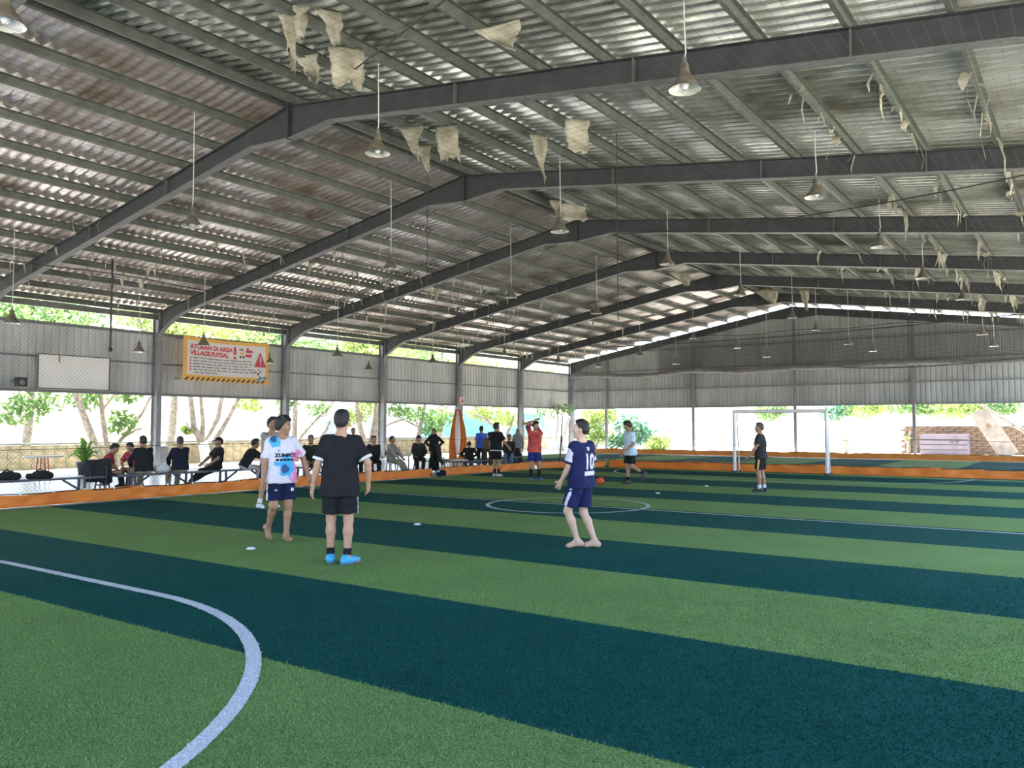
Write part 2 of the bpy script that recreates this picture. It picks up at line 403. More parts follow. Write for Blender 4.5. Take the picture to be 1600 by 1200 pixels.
def tree(name, label, base, stems, clumps, m_leaf, seed, cnt=420, size=.13, m_bark=None, lime=None, group=None):
    root = empty(name, base); b = Vector(base)
    tag(root, label, 'tree', group)
    for st in stems:
        pts = [Vector(p[:3]) - b for p in st]; rs = [p[3] for p in st]
        MB().tube(pts, rs, 8).build('trunk' if st is stems[0] else 'branch', m_bark or M_bark, root)
    if lime: MB().tube([Vector(p[:3]) - b for p in lime], [p[3] for p in lime], 10).build('limewashed_base', M_lime, root)
    if clumps: leaves([(c[0] - b.x, c[1] - b.y, c[2] - b.z, *c[3:]) for c in clumps], cnt, size, seed, 'foliage', m_leaf, root)
    return root
def sx(X, pts):      # stems on a vertical plane x = X
    return [(*on_x(px, py, X + dx), r) for px, py, r, dx in pts]

# low boundary wall on the left: coping on four courses of blocks
bw = empty('wall_boundary', (-31.2, 0, 0)); bw['kind'] = 'structure'
bm = MB().box((0, 0, 0), (.2, .775, .205)).mesh('block'); bm.materials.append(M_block)
MB().box((0.05, 30, .44), (.16, 56, .88)).build('mortar_core', M_cop, bw)
for c_ in range(4):
    y = 4 + (c_ % 2) * .4
    while y < 50:
        o = link('block', bm, None, bw); o.location = (.06 + R0.uniform(-.008, .008), y, .115 + c_ * .217); y += .8
y = 4
while y < 51:
    MB().box((.05, y + 1, .93), (.34, 1.98, .08)).build('coping_stone', M_cop, bw); y += 2

# trees between the hall and the boundary wall
XA = -30.2
b0 = on_x(165, 728, XA); b0.z = -.05
tree('fig_tree', 'pale forked tree with thick leaning trunk behind the potted plant', tuple(b0),
     [[(*(b0), .16)] + sx(XA, [(150, 700, .15, 0), (135, 660, .13, .2), (122, 625, .12, .3), (112, 590, .09, .4), (100, 540, .05, .6)]),
      [(*(b0 + Vector((0, .25, 0))), .12)] + sx(XA, [(166, 690, .10, 0), (160, 650, .09, 0), (157, 610, .08, 0), (150, 560, .05, .2)]),
      [(*(b0 + Vector((0, .4, 0))), .10)] + sx(XA, [(178, 700, .09, -.2), (200, 675, .08, -.3), (222, 645, .07, -.4), (235, 620, .05, -.5)]),
      sx(XA, [(160, 640, .06, 0), (172, 625, .05, .1), (188, 605, .04, .2)]),
      sx(XA, [(196, 682, .05, -.2), (212, 672, .045, -.2), (226, 668, .02, -.3)])],
     [(*on_x(60, 625, -30.5), .9, 1.0, .5), (*on_x(25, 645, -30.8), .8, 1.0, .5), (*on_x(190, 660, -30.4), .5, .6, .5), (*on_x(140, 622, -30.6), .6, .8, .5), (*on_x(200, 620, -30.7), .5, .6, .3), (*on_x(30, 490, -31.0), 1.2, 2.2, .7), (*on_x(130, 505, -31.2), 1.2, 2.0, .6)], M_leafG, 1, 330, .13)
b1 = on_x(330, 728, XA); b1.z = -.05
lm = [(*b1, .30)] + sx(XA, [(322, 722, .24, 0), (320, 705, .21, 0), (316, 690, .20, 0)])
tree('fig_tree', 'tree with whitewashed trunk base forking into bare limbs under the banner', tuple(b1),
     [[(*b1, .27)] + sx(XA, [(320, 705, .19, 0), (314, 688, .17, 0), (303, 668, .12, 0), (300, 640, .11, .1), (297, 615, .10, .1), (293, 560, .06, .3)]),
      sx(XA, [(315, 690, .12, 0), (317, 660, .09, 0), (314, 625, .08, 0), (312, 590, .05, .2)]),
      sx(XA, [(316, 692, .13, 0), (328, 675, .11, -.1), (340, 655, .10, -.2), (346, 625, .09, -.3), (352, 585, .05, -.4)]),
      [(*(b1 + Vector((-.2, .3, 0))), .16)] + sx(XA, [(328, 710, .15, -.3), (338, 685, .13, -.3), (355, 655, .12, -.4), (372, 622, .10, -.5), (392, 585, .05, -.6)]),
      sx(XA, [(300, 675, .06, 0), (294, 668, .04, .2), (291, 660, .02, .3)])],
     [(*on_x(390, 630, -30.6), .6, .8, .4), (*on_x(300, 505, -31), 1.2, 2.2, .6), (*on_x(370, 520, -31), 1.2, 1.8, .6), (*on_x(292, 672, -30.2), .2, .25, .15)], M_leafY, 2, 330, .13, lime=lm)
b2 = on_x(462, 725, XA); b2.z = -.05
tree('fig_tree', 'slender tree with long slanting bare branches behind the dark green seated figure', tuple(b2),
     [[(*b2, .15)] + sx(XA, [(460, 690, .13, 0), (461, 650, .11, 0), (463, 610, .08, .1)]),
      sx(XA, [(462, 692, .08, 0), (485, 665, .07, -.1), (505, 645, .06, -.2), (525, 622, .05, -.3)]),
      sx(XA, [(468, 690, .08, 0), (500, 685, .07, .1), (511, 670, .06, .2), (517, 655, .03, .3)])],
     [(*on_x(450, 630, -30.6), .5, .7, .35), (*on_x(500, 640, -30.6), .5, .8, .4), (*on_x(475, 545, -31), 1.2, 2.2, .6)], M_leafG, 3, 300, .13)
b3 = on_x(575, 720, XA); b3.z = -.05
tree('fig_tree', 'twin stemmed leafy tree beside the fourth steel column', tuple(b3),
     [[(*b3, .16)] + sx(XA, [(569, 690, .14, 0), (562, 665, .12, .1), (558, 635, .10, .2), (556, 600, .07, .3)]),
      [(*(b3 + Vector((0, .5, 0))), .14)] + sx(XA, [(580, 690, .13, -.1), (585, 660, .11, -.2), (588, 630, .09, -.3)]),
      sx(XA, [(584, 690, .07, -.1), (592, 675, .06, -.1), (596, 655, .05, -.2)])],
     [(*on_x(560, 645, -30.6), .7, .9, .5), (*on_x(575, 630, -30.9), .7, 1.2, .5), (*on_x(540, 655, -30.5), .5, .6, .4), (*on_x(600, 560, -31), 1.2, 2.4, .6)], M_leafY, 4, 380, .13)
b4 = on_x(655, 718, XA - .8); b4.z = -.05
tree('fig_tree', 'leafy drooping tree left of the orange wrapped post', tuple(b4),
     [[(*b4, .14)] + sx(XA - .8, [(652, 690, .12, 0), (660, 650, .10, 0), (668, 615, .07, 0)]),
      sx(XA - .8, [(655, 668, .06, 0), (630, 655, .06, 0), (610, 662, .05, 0), (600, 668, .03, 0)])],
     [(*on_x(650, 648, -31), .9, 1.4, .5), (*on_x(690, 652, -31), .9, 1.2, .6), (*on_x(672, 668, -31), .6, .9, .5), (*on_x(620, 640, -31), .7, 1.0, .4), (*on_x(660, 565, -31), 1.2, 2.6, .6)], M_leafG, 5, 430, .13)
b5 = on_x(790, 712, XA); b5.z = -.05
tree('fig_tree', 'bushy yellow green tree right of the orange wrapped post', tuple(b5),
     [[(*b5, .16)] + sx(XA, [(788, 692, .14, 0), (778, 672, .11, 0), (760, 655, .09, 0), (742, 648, .06, 0)]),
      sx(XA, [(787, 690, .10, 0), (798, 665, .09, -.2), (806, 640, .07, -.3)])],
     [(*on_x(770, 648, -31), .9, 1.6, .6), (*on_x(795, 655, -31), .8, 1.3, .6), (*on_x(748, 645, -31), .7, 1.1, .4), (*on_x(770, 575, -31), 1.2, 2.6, .6), (*on_x(840, 582, -31), 1.2, 2.6, .6)], M_leafY, 6, 430, .13)
b6 = on_y(868, 708, 45.2); b6.z = -.05
tree('bare_tree', 'cluster of whitish bare stems at the far left corner', tuple(b6),
     [[(*b6, .15)] + [(*on_y(px, py, 45.2), r) for px, py, r in [(862, 690, .13), (855, 668, .12), (850, 645, .09)]],
      [(*(b6 + Vector((.3, 0, 0))), .13)] + [(*on_y(px, py, 45.2), r) for px, py, r in [(868, 685, .12), (872, 660, .10), (870, 638, .07)]],
      [(*(b6 + Vector((.6, 0, 0))), .13)] + [(*on_y(px, py, 45.2), r) for px, py, r in [(876, 690, .12), (884, 672, .10), (890, 650, .07)]],
      [(*(b6 + Vector((-.3, 0, 0))), .10)] + [(*on_y(px, py, 45.2), r) for px, py, r in [(856, 692, .09), (846, 672, .07), (840, 655, .05)]]],
     [(*on_y(850, 645, 45.5), 1.2, .8, .5), (*on_y(880, 640, 45.5), 1.0, .8, .35)], M_leafG, 8, 200, .12, m_bark=M_lime)
# shrubs at the far corner
def shrub(label, c, clumps, m, seed, cnt, size):
    root = empty('shrub', (c[0], c[1], -.05)); tag(root, label, 'shrub', 'shrubs beyond the far gable')
    for k in range(5):
        a = k * 1.3
        MB().tube([(0, 0, 0), (.2 * math.cos(a), .2 * math.sin(a), .5), (.5 * math.cos(a), .4 * math.sin(a), 1.1)], [.05, .04, .02], 6).build('stem', M_bark, root)
    leaves([(q[0] - c[0], q[1] - c[1], q[2] + .05, *q[3:]) for q in clumps], cnt, size, seed, 'foliage', m, root)
P_ = lambda px, py, Y: tuple(on_y(px, py, Y))
c = on_y(930, 705, 49.5); shrub('tall pale green shrub at far corner left of the blue shirted kicker', c, [(*P_(925, 655, 49.5), 1.2, .8, .9), (*P_(945, 650, 49.5), 1.0, .8, .6), (*P_(935, 680, 49.5), 1.2, .7, .6)], M_leafY, 11, 520, .15)
c = on_y(985, 705, 50); shrub('dense blue green shrub behind the blue shirted kicker', c, [(*P_(985, 665, 50), 1.3, .9, .8), (*P_(1005, 680, 50), 1.2, .9, .7), (*P_(968, 690, 50), 1.1, .8, .6)], M_leafB, 12, 620, .14)
c = on_y(1030, 706, 49); shrub('rounded olive green bush right of the blue shirted kicker', c, [(*P_(1032, 692, 49), .85, .7, .65), (*P_(1022, 700, 49), .9, .6, .45)], M_leafY, 13, 620, .12)
# crowns seen above and through the cladding gap, beyond the boundary wall
for i, (yy, xx, m, sz, lab) in enumerate([(9, -34.5, M_leafY, 2.2, 'bright leafy tree outside seen above the cladding over the whiteboard'), (15.5, -35, M_leafG, 2.4, 'darker leafy tree outside seen above the cladding left of the banner'),
        (21.5, -34.5, M_leafY, 2.3, 'bright leafy tree outside seen above the banner'), (28, -35, M_leafG, 2.5, 'leafy tree outside seen above the cladding right of the banner'),
        (34.5, -34.5, M_leafY, 2.4, 'leafy tree outside seen above the cladding over the A sign'), (41, -35, M_leafY, 2.5, 'leafy tree outside seen above the last bays of cladding')]):
    q = [(xx + R0.uniform(-1, 1), yy + R0.uniform(-2.6, 2.6), 6.0 + R0.uniform(-1.2, 1.6), sz * .6, sz * .7, sz * .45) for _ in range(6)]
    tree('street_tree', lab, (xx, yy, -.05), [[(xx, yy, -.05, .2), (xx, yy + .2, 2.5, .17), (xx + .2, yy - .1, 5, .12), (xx + .3, yy, 7, .05)], [(xx, yy + .2, 3, .1), (xx + .4, yy + 1.4, 5, .07), (xx + .5, yy + 2, 6.4, .03)], [(xx, yy, 3.4, .1), (xx + .3, yy - 1.3, 5.2, .07), (xx + .3, yy - 2, 6.6, .03)]], q, m, 30 + i, 1000, .12, group='street trees beyond the boundary wall')

# houses behind the boundary wall
def house(label, x0, y0, sx_, sy_, h, wallc, roofc, roof_h, wins, name='house'):
    root = empty(name, (x0, y0, -.05)); tag(root, label, 'house')
    MB().box((0, 0, h / 2), (sx_, sy_, h)).build('wall', mat('hw_' + label[:14], wallc, .8, var=.15, vscale=.8), root)
    rm = mat('hr_' + label[:14], roofc, .7, var=.25, vscale=2)
    o = .5
    MB().prism([(-sx_ / 2 - o, 0), (sx_ / 2 + o, 0), (0, roof_h)], -sy_ / 2 - o, sy_ / 2 + o, lambda a, b, c_: (a, c_, b + h)).build('roof', rm, root)
    for (yy, zz, ww, hh) in wins:
        f = MB().box((sx_ / 2 + .03, yy, zz), (.08, ww + .14, hh + .14)).build('window', M_white, root)
        MB().box((sx_ / 2 + .06, yy, zz), (.06, ww, hh)).build('pane', mat('house_pane', (.2, .25, .3), .1), f)
house('pale bluish house with grey roof behind the banner tree', -46, 41, 8, 11, 2.6, (.52, .54, .68), (.42, .42, .52), 1.5, [(-3, 1.5, 1.2, 1.0), (1, 1.5, 1.2, 1.0)])
house('house with a pink roof seen between the two front players', -60, 67, 8, 9, 2.0, (.62, .55, .55), (.62, .26, .46), 1.6, [(-2, 1.2, 1, .9), (2, 1.2, 1, .9)])
house('teal painted house left of the orange wrapped post', -42, 55, 7, 8, 2.7, (.14, .42, .52), (.45, .47, .5), 1.2, [(-2, 1.5, .9, 1.0), (1.6, 1.4, .8, 1.4)])
house('house with teal shutters right of the orange wrapped post', -36, 68, 6, 7, 2.6, (.52, .46, .52), (.2, .45, .55), 1.1, [(-2, 1.4, 1.0, 1.2), (1, 1.4, 1.0, 1.2)])
# far side: white yard wall, stacked white panels, trees over the wall
tag(MB().box((2, 66, .95), (70, .25, 2.0)).build('wall_yard', M_white), kind='structure')
for i, (px, r_, m) in enumerate([(1200, 1.3, M_leafG), (1345, 1.7, M_leafY), (1420, 1.9, M_leafG), (1480, 2.0, M_leafY), (1545, 2.0, M_leafG), (1300, 1.2, M_leafB)]):
    c = on_y(px, 643, 69)
    nm = ['small round tree over the yard wall left half of the goal', 'yellow green tree over the yard wall right of the goal', 'green tree over the yard wall left of the far post', 'yellow green tree over the yard wall above the white crate', 'green tree over the yard wall at the right edge', 'small blue green tree over the yard wall behind the right goalpost'][i]
    tree('yard_tree', nm, (c.x, 69, -.05), [[(c.x, 69, -.05, .15), (c.x + .1, 69, 2, .1)], [(c.x + .1, 69, 1.6, .06), (c.x + .6, 69.1, 2.5, .03)]], [(c.x, 69, 2.75 + .2 * i % .5, r_, 1, .75), (c.x + 1, 69, 3.0, r_ * .7, .9, .6)], m, 60 + i, 420, .17, group='trees over the far yard wall')
# large white crate (ribbed side panels)
cr = empty('storage_crate', (-6.8, 51, 0)); tag(cr, 'large white ribbed storage crate standing beyond the far barrier', 'crate')
M_crate = mat('crate_white', (.17, .15, .20), .55, var=.2, vscale=2)
MB().box((0, 0, .58), (2.3, 1.2, 1.1)).build('body', M_crate, cr)
for k in range(4): MB().box((0, -.63, .16 + k * .28), (2.34, .06, .22)).build('panel', M_crate, cr)
MB().box((.55, -.68, .58), (.05, .05, 1.06)).build('door_seam', M_girt, cr)
for k in (-1, 1): MB().box((.55 + k * .14, -.69, .72), (.07, .06, .05)).build('latch', M_black, cr)
for k in (-.95, 0, .95): MB().box((k, 0, .02), (.14, 1.1, .1)).build('skid', M_girt, cr)
br = empty('brick_stub', (-8.0, 52.4, 0)); tag(br, 'low weathered brick wall stub behind the white crate', 'wall')
M_brick = mat('old_brick', (.20, .135, .09), .9, var=.4, vscale=5)
bk = MB().box((0, 0, 0), (.52, .2, .145)).mesh('brick'); bk.materials.append(M_brick)
MB().box((2.2, .02, .8), (6.6, .12, 1.6)).build('mortar', M_cop, br)
for r_ in range(10):
    for k in range(12):
        o = link('brick', bk, None, br); o.location = (-1.0 + k * .55 + (r_ % 2) * .27, -.05 + R0.uniform(-.01, .01), .08 + r_ * .16)
ln = empty('leaning_slab', (-4.9, 50.4, 0)); tag(ln, 'pale stone slab leaning at an angle right of the crate', 'slab')
MB().bar((-.2, 0, 2.4), (1.2, 0, 0), .9, .18, (0, 1, 0)).build('slab', mat('slab_stone', (.30, .27, .25), .9, var=.4, vscale=3), ln)
MB().bar((.25, -.5, 1.7), (.4, -.5, 1.5), .2, .03, (0, 1, 0)).build('chip', M_brick, ln)
lt = on_y(1530, 632, 49)
tree('leaning_trunk', 'thin bare trunk leaning across the right edge beyond the barrier', (-1.6, 49, -.05), [[(-1.6, 49, -.05, .12), (-2.4, 49, 1.0, .10), tuple(on_y(1590, 668, 49)) + (.09,), tuple(on_y(1560, 650, 49)) + (.08,), tuple(on_y(1530, 630, 49)) + (.07,)]], [], M_leafG, 80)
for i, px in enumerate((1322, 1420)):
    c = on_y(px, 708, 52)
    t_ = tree('dead_plant', ['dried forked stump plant on the bright yard right of the goal', 'small reddish dried plant left of the far post'][i], (c.x, 52, -.05),
         [[(c.x, 52, -.05, .13), (c.x, 52, .6, .1), (c.x - .35, 52, 1.1, .05)], [(c.x, 52, .55, .08), (c.x + .12, 52, 1.35, .04)], [(c.x, 52, .5, .08), (c.x + .5, 52, 1.0, .03)]][: 3 - i], [(c.x, 52, .8, .25, .2, .3)] if i else [], M_leafY, 90 + i, 200, .08)
    t_['category'] = 'plant'
# ------------------------------------------------------------------ barriers, nets, goal, balls, markers
def tarp_mat(name, a, b_):
    return mat(name, a, .55, var=.5, vscale=2.2, color2=b_, bump=.35, bscale=5, trans=.15)
M_orange = tarp_mat('orange_tarp', (.88, .28, .04), (.72, .19, .025))
M_orange2 = tarp_mat('orange_tarp_far', (.85, .33, .05), (.75, .24, .03))
M_rope = mat('black_rope', (.02, .02, .02), .8)
M_net = mat('net_twine', (.03, .033, .03), .9)
M_netw = mat('net_twine_grey', (.20, .20, .20), .8)
def barrier(label, a, b, h, m, seed, ties=0):
    a, b = Vector(a), Vector(b); L = (b - a).length; d = (b - a) / L; n = Vector((-d.y, d.x, 0))
    root = empty('pitch_barrier', tuple(a)); tag(root, label, 'barrier', 'orange tarpaulin barriers along the pitch edges')
    g_ = random.Random(seed); N_ = max(8, int(L / .12)); ph = [g_.uniform(0, 6) for _ in range(6)]
    front, back = [], []
    rows = (0, .12, .35, .6, .85, 1.0)
    for i in range(N_ + 1):
        t = L * i / N_; row = []; rowb = []
        sag = .018 * math.sin(t * 1.7 + ph[0]) + .01 * math.sin(t * 4.1 + ph[1])
        for k, v in enumerate(rows):
            w_ = .03 * math.sin(t * 5.3 + ph[2] + v * 2.5) * (1 - v * .6) + .018 * math.sin(t * 11 + ph[3] - v * 4) + (.05 if k == 0 else 0)
            z = v * (h + sag) + .004
            p = d * t + n * (-w_); row.append((p.x, p.y, z)); q = d * t + n * (-w_ + .03); rowb.append((q.x, q.y, z))
        front.append(row + rowb[::-1])
    MB().grid(front).build('tarpaulin', m, root)
    MB().tube([(d.x * L * i / 60, d.y * L * i / 60, h + .012 * math.sin(i * 1.3 + ph[4])) for i in range(61)], .011, 5).build('head_rope', M_rope, root)
    if ties:
        k = 0.4
        tm = MB().box((0, 0, 0), (.03, .03, .05)).mesh('cable_tie'); tm.materials.append(M_white)
        while k < L:
            o = link('cable_tie', tm, None, root); o.location = (d.x * k, d.y * k, h + .01); k += ties
    return root
BX, FY = -17.0, 27.98
barrier('long orange tarpaulin barrier along the benches on the left', (BX, 1.5, 0), (BX, 19.55, 0), .25, M_orange, 1, .62)
barrier('short orange tarpaulin barrier by the standing group of spectators', (BX, 20.0, 0), (BX, 25.4, 0), .25, M_orange, 2)
barrier('bunched orange tarpaulin piece at the far left pitch corner', (BX, 25.5, 0), (BX + 1.6, FY - .1, 0), .25, M_orange, 3)
barrier('orange tarpaulin barrier behind the goal across the near pitch', (BX + 1.7, FY, 0), (1.2, FY + .35, 0), .27, M_orange, 4)
barrier('farthest orange barrier at the end of the second pitch', (-25.3, 42.3, 0), (3, 42.3, 0), .28, M_orange2, 5)

def diamond(ax, fixed, u0, u1, z0, z1, s):
    """diagonal twine segments on a vertical plane"""
    segs = []; H_ = z1 - z0; n = int((u1 - u0 + H_) / s) + 1
    for k in range(n):
        for sg in (1, -1):
            c0 = u0 - H_ + k * s if sg == 1 else u0 + k * s
            a = [c0, z0]; b_ = [c0 + sg * H_, z1]
            # clip to u range
            def clip(p, q):
                out = []
                for P0, P1 in ((p, q), (q, p)):
                    u, z = P0
                    if u < u0: t = (u0 - u) / (P1[0] - u); u, z = u0, z + t * (P1[1] - z)
                    elif u > u1: t = (u1 - u) / (P1[0] - u); u, z = u1, z + t * (P1[1] - z)
                    out.append((u, z))
                return out
            if max(a[0], b_[0]) <= u0 or min(a[0], b_[0]) >= u1: continue
            p, q = clip(a, b_)
            f = (lambda u, z: (fixed, u, z)) if ax == 'x' else (lambda u, z: (u, fixed, z))
            segs.append((f(*p), f(*q)))
    return segs
NETZ = 4.82
for lab, ax, fx, u0, u1, z0, z1, s, m in (('tall diamond mesh net hanging along the left side of the pitch', 'x', BX - .16, 1.5, 27.6, .25, NETZ, .09, M_net),
        ('tall diamond mesh net hanging behind the goal', 'y', FY + .25, BX, 1.2, .25, NETZ, .085, M_netw)):
    root = empty('pitch_net', (0, 0, 0)); tag(root, lab, 'net', 'nets around the near pitch')
    o = strands('mesh_twine', diamond(ax, fx, u0, u1, z0, z1, s), .0017, m, root); o['kind'] = 'stuff'
    pts = [((fx, u0 + (u1 - u0) * i / 40, z1 - .03 * math.sin(i * .9)) if ax == 'x' else (u0 + (u1 - u0) * i / 40, fx, z1 - .03 * math.sin(i * .9))) for i in range(41)]
    MB().tube(pts, .012, 5).build('head_rope', M_rope, root)
    pts = [((fx, u0 + (u1 - u0) * i / 20, 1.12 + .02 * math.sin(i)) if ax == 'x' else (u0 + (u1 - u0) * i / 20, fx, 1.12 + .02 * math.sin(i))) for i in range(21)]
    MB().tube(pts, .006, 4).build('mid_rope', M_rope, root)
root = empty('overhead_net', (0, 0, 0)); tag(root, 'square mesh net stretched overhead across the near pitch', 'net', 'nets around the near pitch')
sg = [((x_, .5, NETZ), (x_, FY, NETZ)) for x_ in np.arange(BX, 1.0, .12)] + [((BX, y_, NETZ), (1.0, y_, NETZ)) for y_ in np.arange(.5, FY, .12)]
o = strands('mesh_twine', sg, .0011, M_net, root); o['kind'] = 'stuff'

# goal
gl = empty('futsal_goal', (GX, 27.45, 0)); tag(gl, 'white tubular futsal goal standing before the orange barrier', 'goal')
M_goal = mat('goal_white', (.72, .70, .73), .4, var=.1, vscale=5)
hw, gh = 1.53, 2.07
for s in (-1, 1):
    MB().tube([(s * hw, 0, 0.02), (s * hw, 0, gh)], .056, 12).build('goalpost', M_goal, gl)
    MB().tube([(s * hw, 0, gh - .02), (s * (hw - .02), .22, gh - .03), (s * (hw - .02), .40, .03)], .022, 8).build('rear_stay', M_goal, gl)
    MB().tube([(s * hw, -.1, .02), (s * hw, .42, .02)], .025, 8).build('ground_bar', M_goal, gl)
    MB().box((s * hw, 0, .025), (.14, .2, .05)).build('foot_plate', M_black, gl)
    MB().box((s * hw, .40, .025), (.1, .1, .05)).build('foot_plate', M_black, gl)
MB().tube([(-hw - .045, 0, gh), (hw + .045, 0, gh)], .058, 12).build('crossbar', M_goal, gl)
MB().tube([(-hw, .22, gh - .03), (hw, .22, gh - .03)], .02, 8).build('rear_bar', M_goal, gl)

# balls: stitched panels as a light and dark pattern on a sphere
def ball(label, c, r, ca, cb):
    import bmesh
    bm_ = bmesh.new(); bmesh.ops.create_icosphere(bm_, subdivisions=3, radius=r); me = bpy.data.meshes.new('football'); bm_.to_mesh(me); bm_.free()
    me.polygons.foreach_set('use_smooth', [True] * len(me.polygons))
    o = link('football', me, mat('ball_skin_' + label[:8], ca, .4)); o.location = c; tag(o, label, 'ball')
    V = [Vector(v) for v in ((0, 1, 1.618), (0, -1, 1.618), (1, 1.618, 0), (-1, 1.618, 0), (1.618, 0, 1), (-1.618, 0, 1), (0, 1, -1.618), (0, -1, -1.618), (1, -1.618, 0), (-1, -1.618, 0), (1.618, 0, -1), (-1.618, 0, -1))]
    for v in V:
        v = v.normalized(); u = v.orthogonal().normalized(); w_ = v.cross(u); P = []
        for k in range(5): P.append((v + (u * math.cos(k * 1.2566) + w_ * math.sin(k * 1.2566)) * .24).normalized() * r * 1.012)
        MB().add([v * r * 1.02] + P, [(0, k + 1, (k + 1) % 5 + 1) for k in range(5)]).build('panel', mat('ball_panel_' + label[:8], cb, .4), o)
    return o
p = on_z(938, 757.5); ball('orange football rolling in front of the blue shirted kicker', (p.x, p.y, .105), .105, (.72, .07, .02), (.25, .02, .015))
p = on_z(1072, 731); ball('small red football lying on the second pitch beyond the barrier', (p.x, p.y, .105), .105, (.62, .05, .03), (.75, .6, .55))
# flat marker discs
dm = MB().lathe([(.028, .02), (.038, .019), (.058, .003), (.06, 0)], 20).lathe([(.028, .02), (.025, .01), (.05, .001)], 20).mesh('marker_disc'); dm.materials.append(mat('disc_white', (.80, .82, .84), .5))
for (px, py), lb in zip(((392, 858), (652, 820), (1028, 771), (1104, 760)), ('nearest white marker disc on the turf left of the blue shoes', 'white marker disc on the turf right of the black shirted player', 'white marker disc on the turf below the blue shirted kicker', 'farthest white marker disc on the turf left of the goal player')):
    o = link('marker_disc', dm); p = on_z(px, py); o.location = (p.x, p.y, .003); tag(o, lb, 'marker disc', 'marker discs on the near pitch')
# thin black net post with base, far left corner
p = on_z(874, 727)
npz = empty('net_post', (p.x, p.y, 0)); tag(npz, 'thin black leaning net post at the far left corner', 'post')
MB().tube([(0, 0, .03), (.05, .05, .9), (.09, .1, 2.0)], [.035, .028, .02], 8).build('pole', M_black, npz)
MB().lathe([(0, .06), (.2, .05), (.22, 0)], 16).build('base', M_black, npz)
MB().tube([(.06, .05, 1.15), (.1, .03, 1.05), (.08, .06, .95)], .03, 6).build('rope_coil', M_rope, npz)

# ------------------------------------------------------------------ high-bay pendant lamps
M_shade = mat('lamp_shade_dusty', (.15, .135, .10), .6, var=.5, vscale=9)
M_inner = mat('lamp_reflector', (.66, .66, .60), .3, metal=.3, var=.3, vscale=6)
M_bulb = mat('lamp_bulb', (.72, .76, .82), .15)
M_cord = mat('lamp_cord', (.52, .51, .46), .7)
ml = {}
ml['shade'] = MB().lathe([(.03, .36), (.055, .35), (.06, .25), (.075, .22), (.10, .17), (.16, .08), (.215, .0)], 24).mesh('shade'); ml['shade'].materials.append(M_shade)
ml['reflector'] = MB().lathe([(.02, .20), (.07, .18), (.095, .15), (.15, .07), (.211, .0), (.216, -.004)], 24).mesh('reflector'); ml['reflector'].materials.append(M_inner)
ml['bulb'] = MB().lathe([(.0, .005), (.03, .01), (.055, .05), (.055, .11), (.03, .16), (.02, .19)], 14).mesh('bulb'); ml['bulb'].materials.append(M_bulb)
ml['neck'] = MB().lathe([(.0, .45), (.015, .44), (.02, .40), (.035, .36), (.036, .33)], 12).box((0, 0, .40), (.05, .015, .10)).mesh('neck'); ml['neck'].materials.append(M_girt)
LAMPS = [(1070, 140, 10.1, 'nearest lamp, over the right half of the pitch'), (590, 240, 10.1, 'lamp hanging before the first ridge joint'), (300, 353, 10.1, 'lamp over the left seats in the nearest row'), (8, 38, 4.1, 'lamp cut off by the top left corner'), (18, 505, 10.1, 'lamp low at the left edge above the whiteboard'),
  (1275, 308, 16.2, 'second lamp from the front in the right hand row'), (875, 362, 16.2, 'lamp beside the torn foil at the second ridge joint'), (610, 420, 16.2, 'lamp left of the second ridge joint against the roof'), (318, 540, 16.2, 'lamp in front of the banner top'), (217, 550, 16.2, 'lamp against the cladding right of the whiteboard'),
  (1375, 386, 22.2, 'third lamp from the front in the right hand row'), (1043, 413, 22.2, 'lamp at the fourth ridge joint'), (798, 465, 22.2, 'lamp on a long cord against the third left rafter'), (527, 557, 22.2, 'wide lamp right of the banner below the eave'), (420, 567, 22.2, 'small lamp overlapping the right end of the banner'),
  (1442, 435, 28.2, 'fourth lamp from the front in the right hand row'), (1157, 461, 28.2, 'lamp below the fifth ridge joint'), (932, 490, 28.2, 'lamp left of the fourth ridge joint against the roof'), (676, 567, 28.2, 'lamp at cladding top left of the A sign'), (576, 578, 28.2, 'small lamp against cladding left of the fourth column'),
  (1504, 468, 34.2, 'fifth lamp from the front in the right hand row'), (1238, 497, 34.2, 'lamp just left of the far gable peak'), (788, 555, 34.2, 'small lamp above the cladding right of the A sign'),
  (1275, 516, 40.2, 'lamp right of the gable peak below the roof gap'), (1326, 538, 40.2, 'lamp in the middle of the right gable half'), (1535, 523, 40.2, 'lamp at the right edge against the gable'), (1083, 529, 40.2, 'lamp left of the gable peak against the roof'), (1000, 556, 40.2, 'lamp over the left gable slope'), (872, 566, 40.2, 'lamp at the far left roof corner'),
  (1364, 549, 45.0, 'small lamp low on the right gable half'), (1553, 541, 45.0, 'small lamp low at the right edge of the gable'), (1152, 544, 45.0, 'small lamp on the left gable half'), (1198, 558, 45.0, 'tiny lamp above the left goalpost'), (1056, 569, 45.0, 'tiny lamp beside the first gable post'), (935, 573, 45.0, 'tiny lamp by the far left corner column')]
for i, (px, py, Y, lb) in enumerate(LAMPS):
    p = on_y(px, py, Y)
    top = roof_z(p.x) + .01 - p.z
    r_ = empty('pendant_lamp', tuple(p)); tag(r_, 'conical pendant lamp, ' + lb, 'lamp', 'high bay pendant lamps under the roof')
    for k in ('shade', 'reflector', 'bulb', 'neck'): link(k, ml[k], None, r_)
    tilt = random.Random(i).uniform(-.08, .08)
    MB().tube([(0, 0, .44), (.02, 0, .5), (0, .01, top * .5 + .2), (0, 0, top)], .009, 5).build('cord', M_cord, r_)

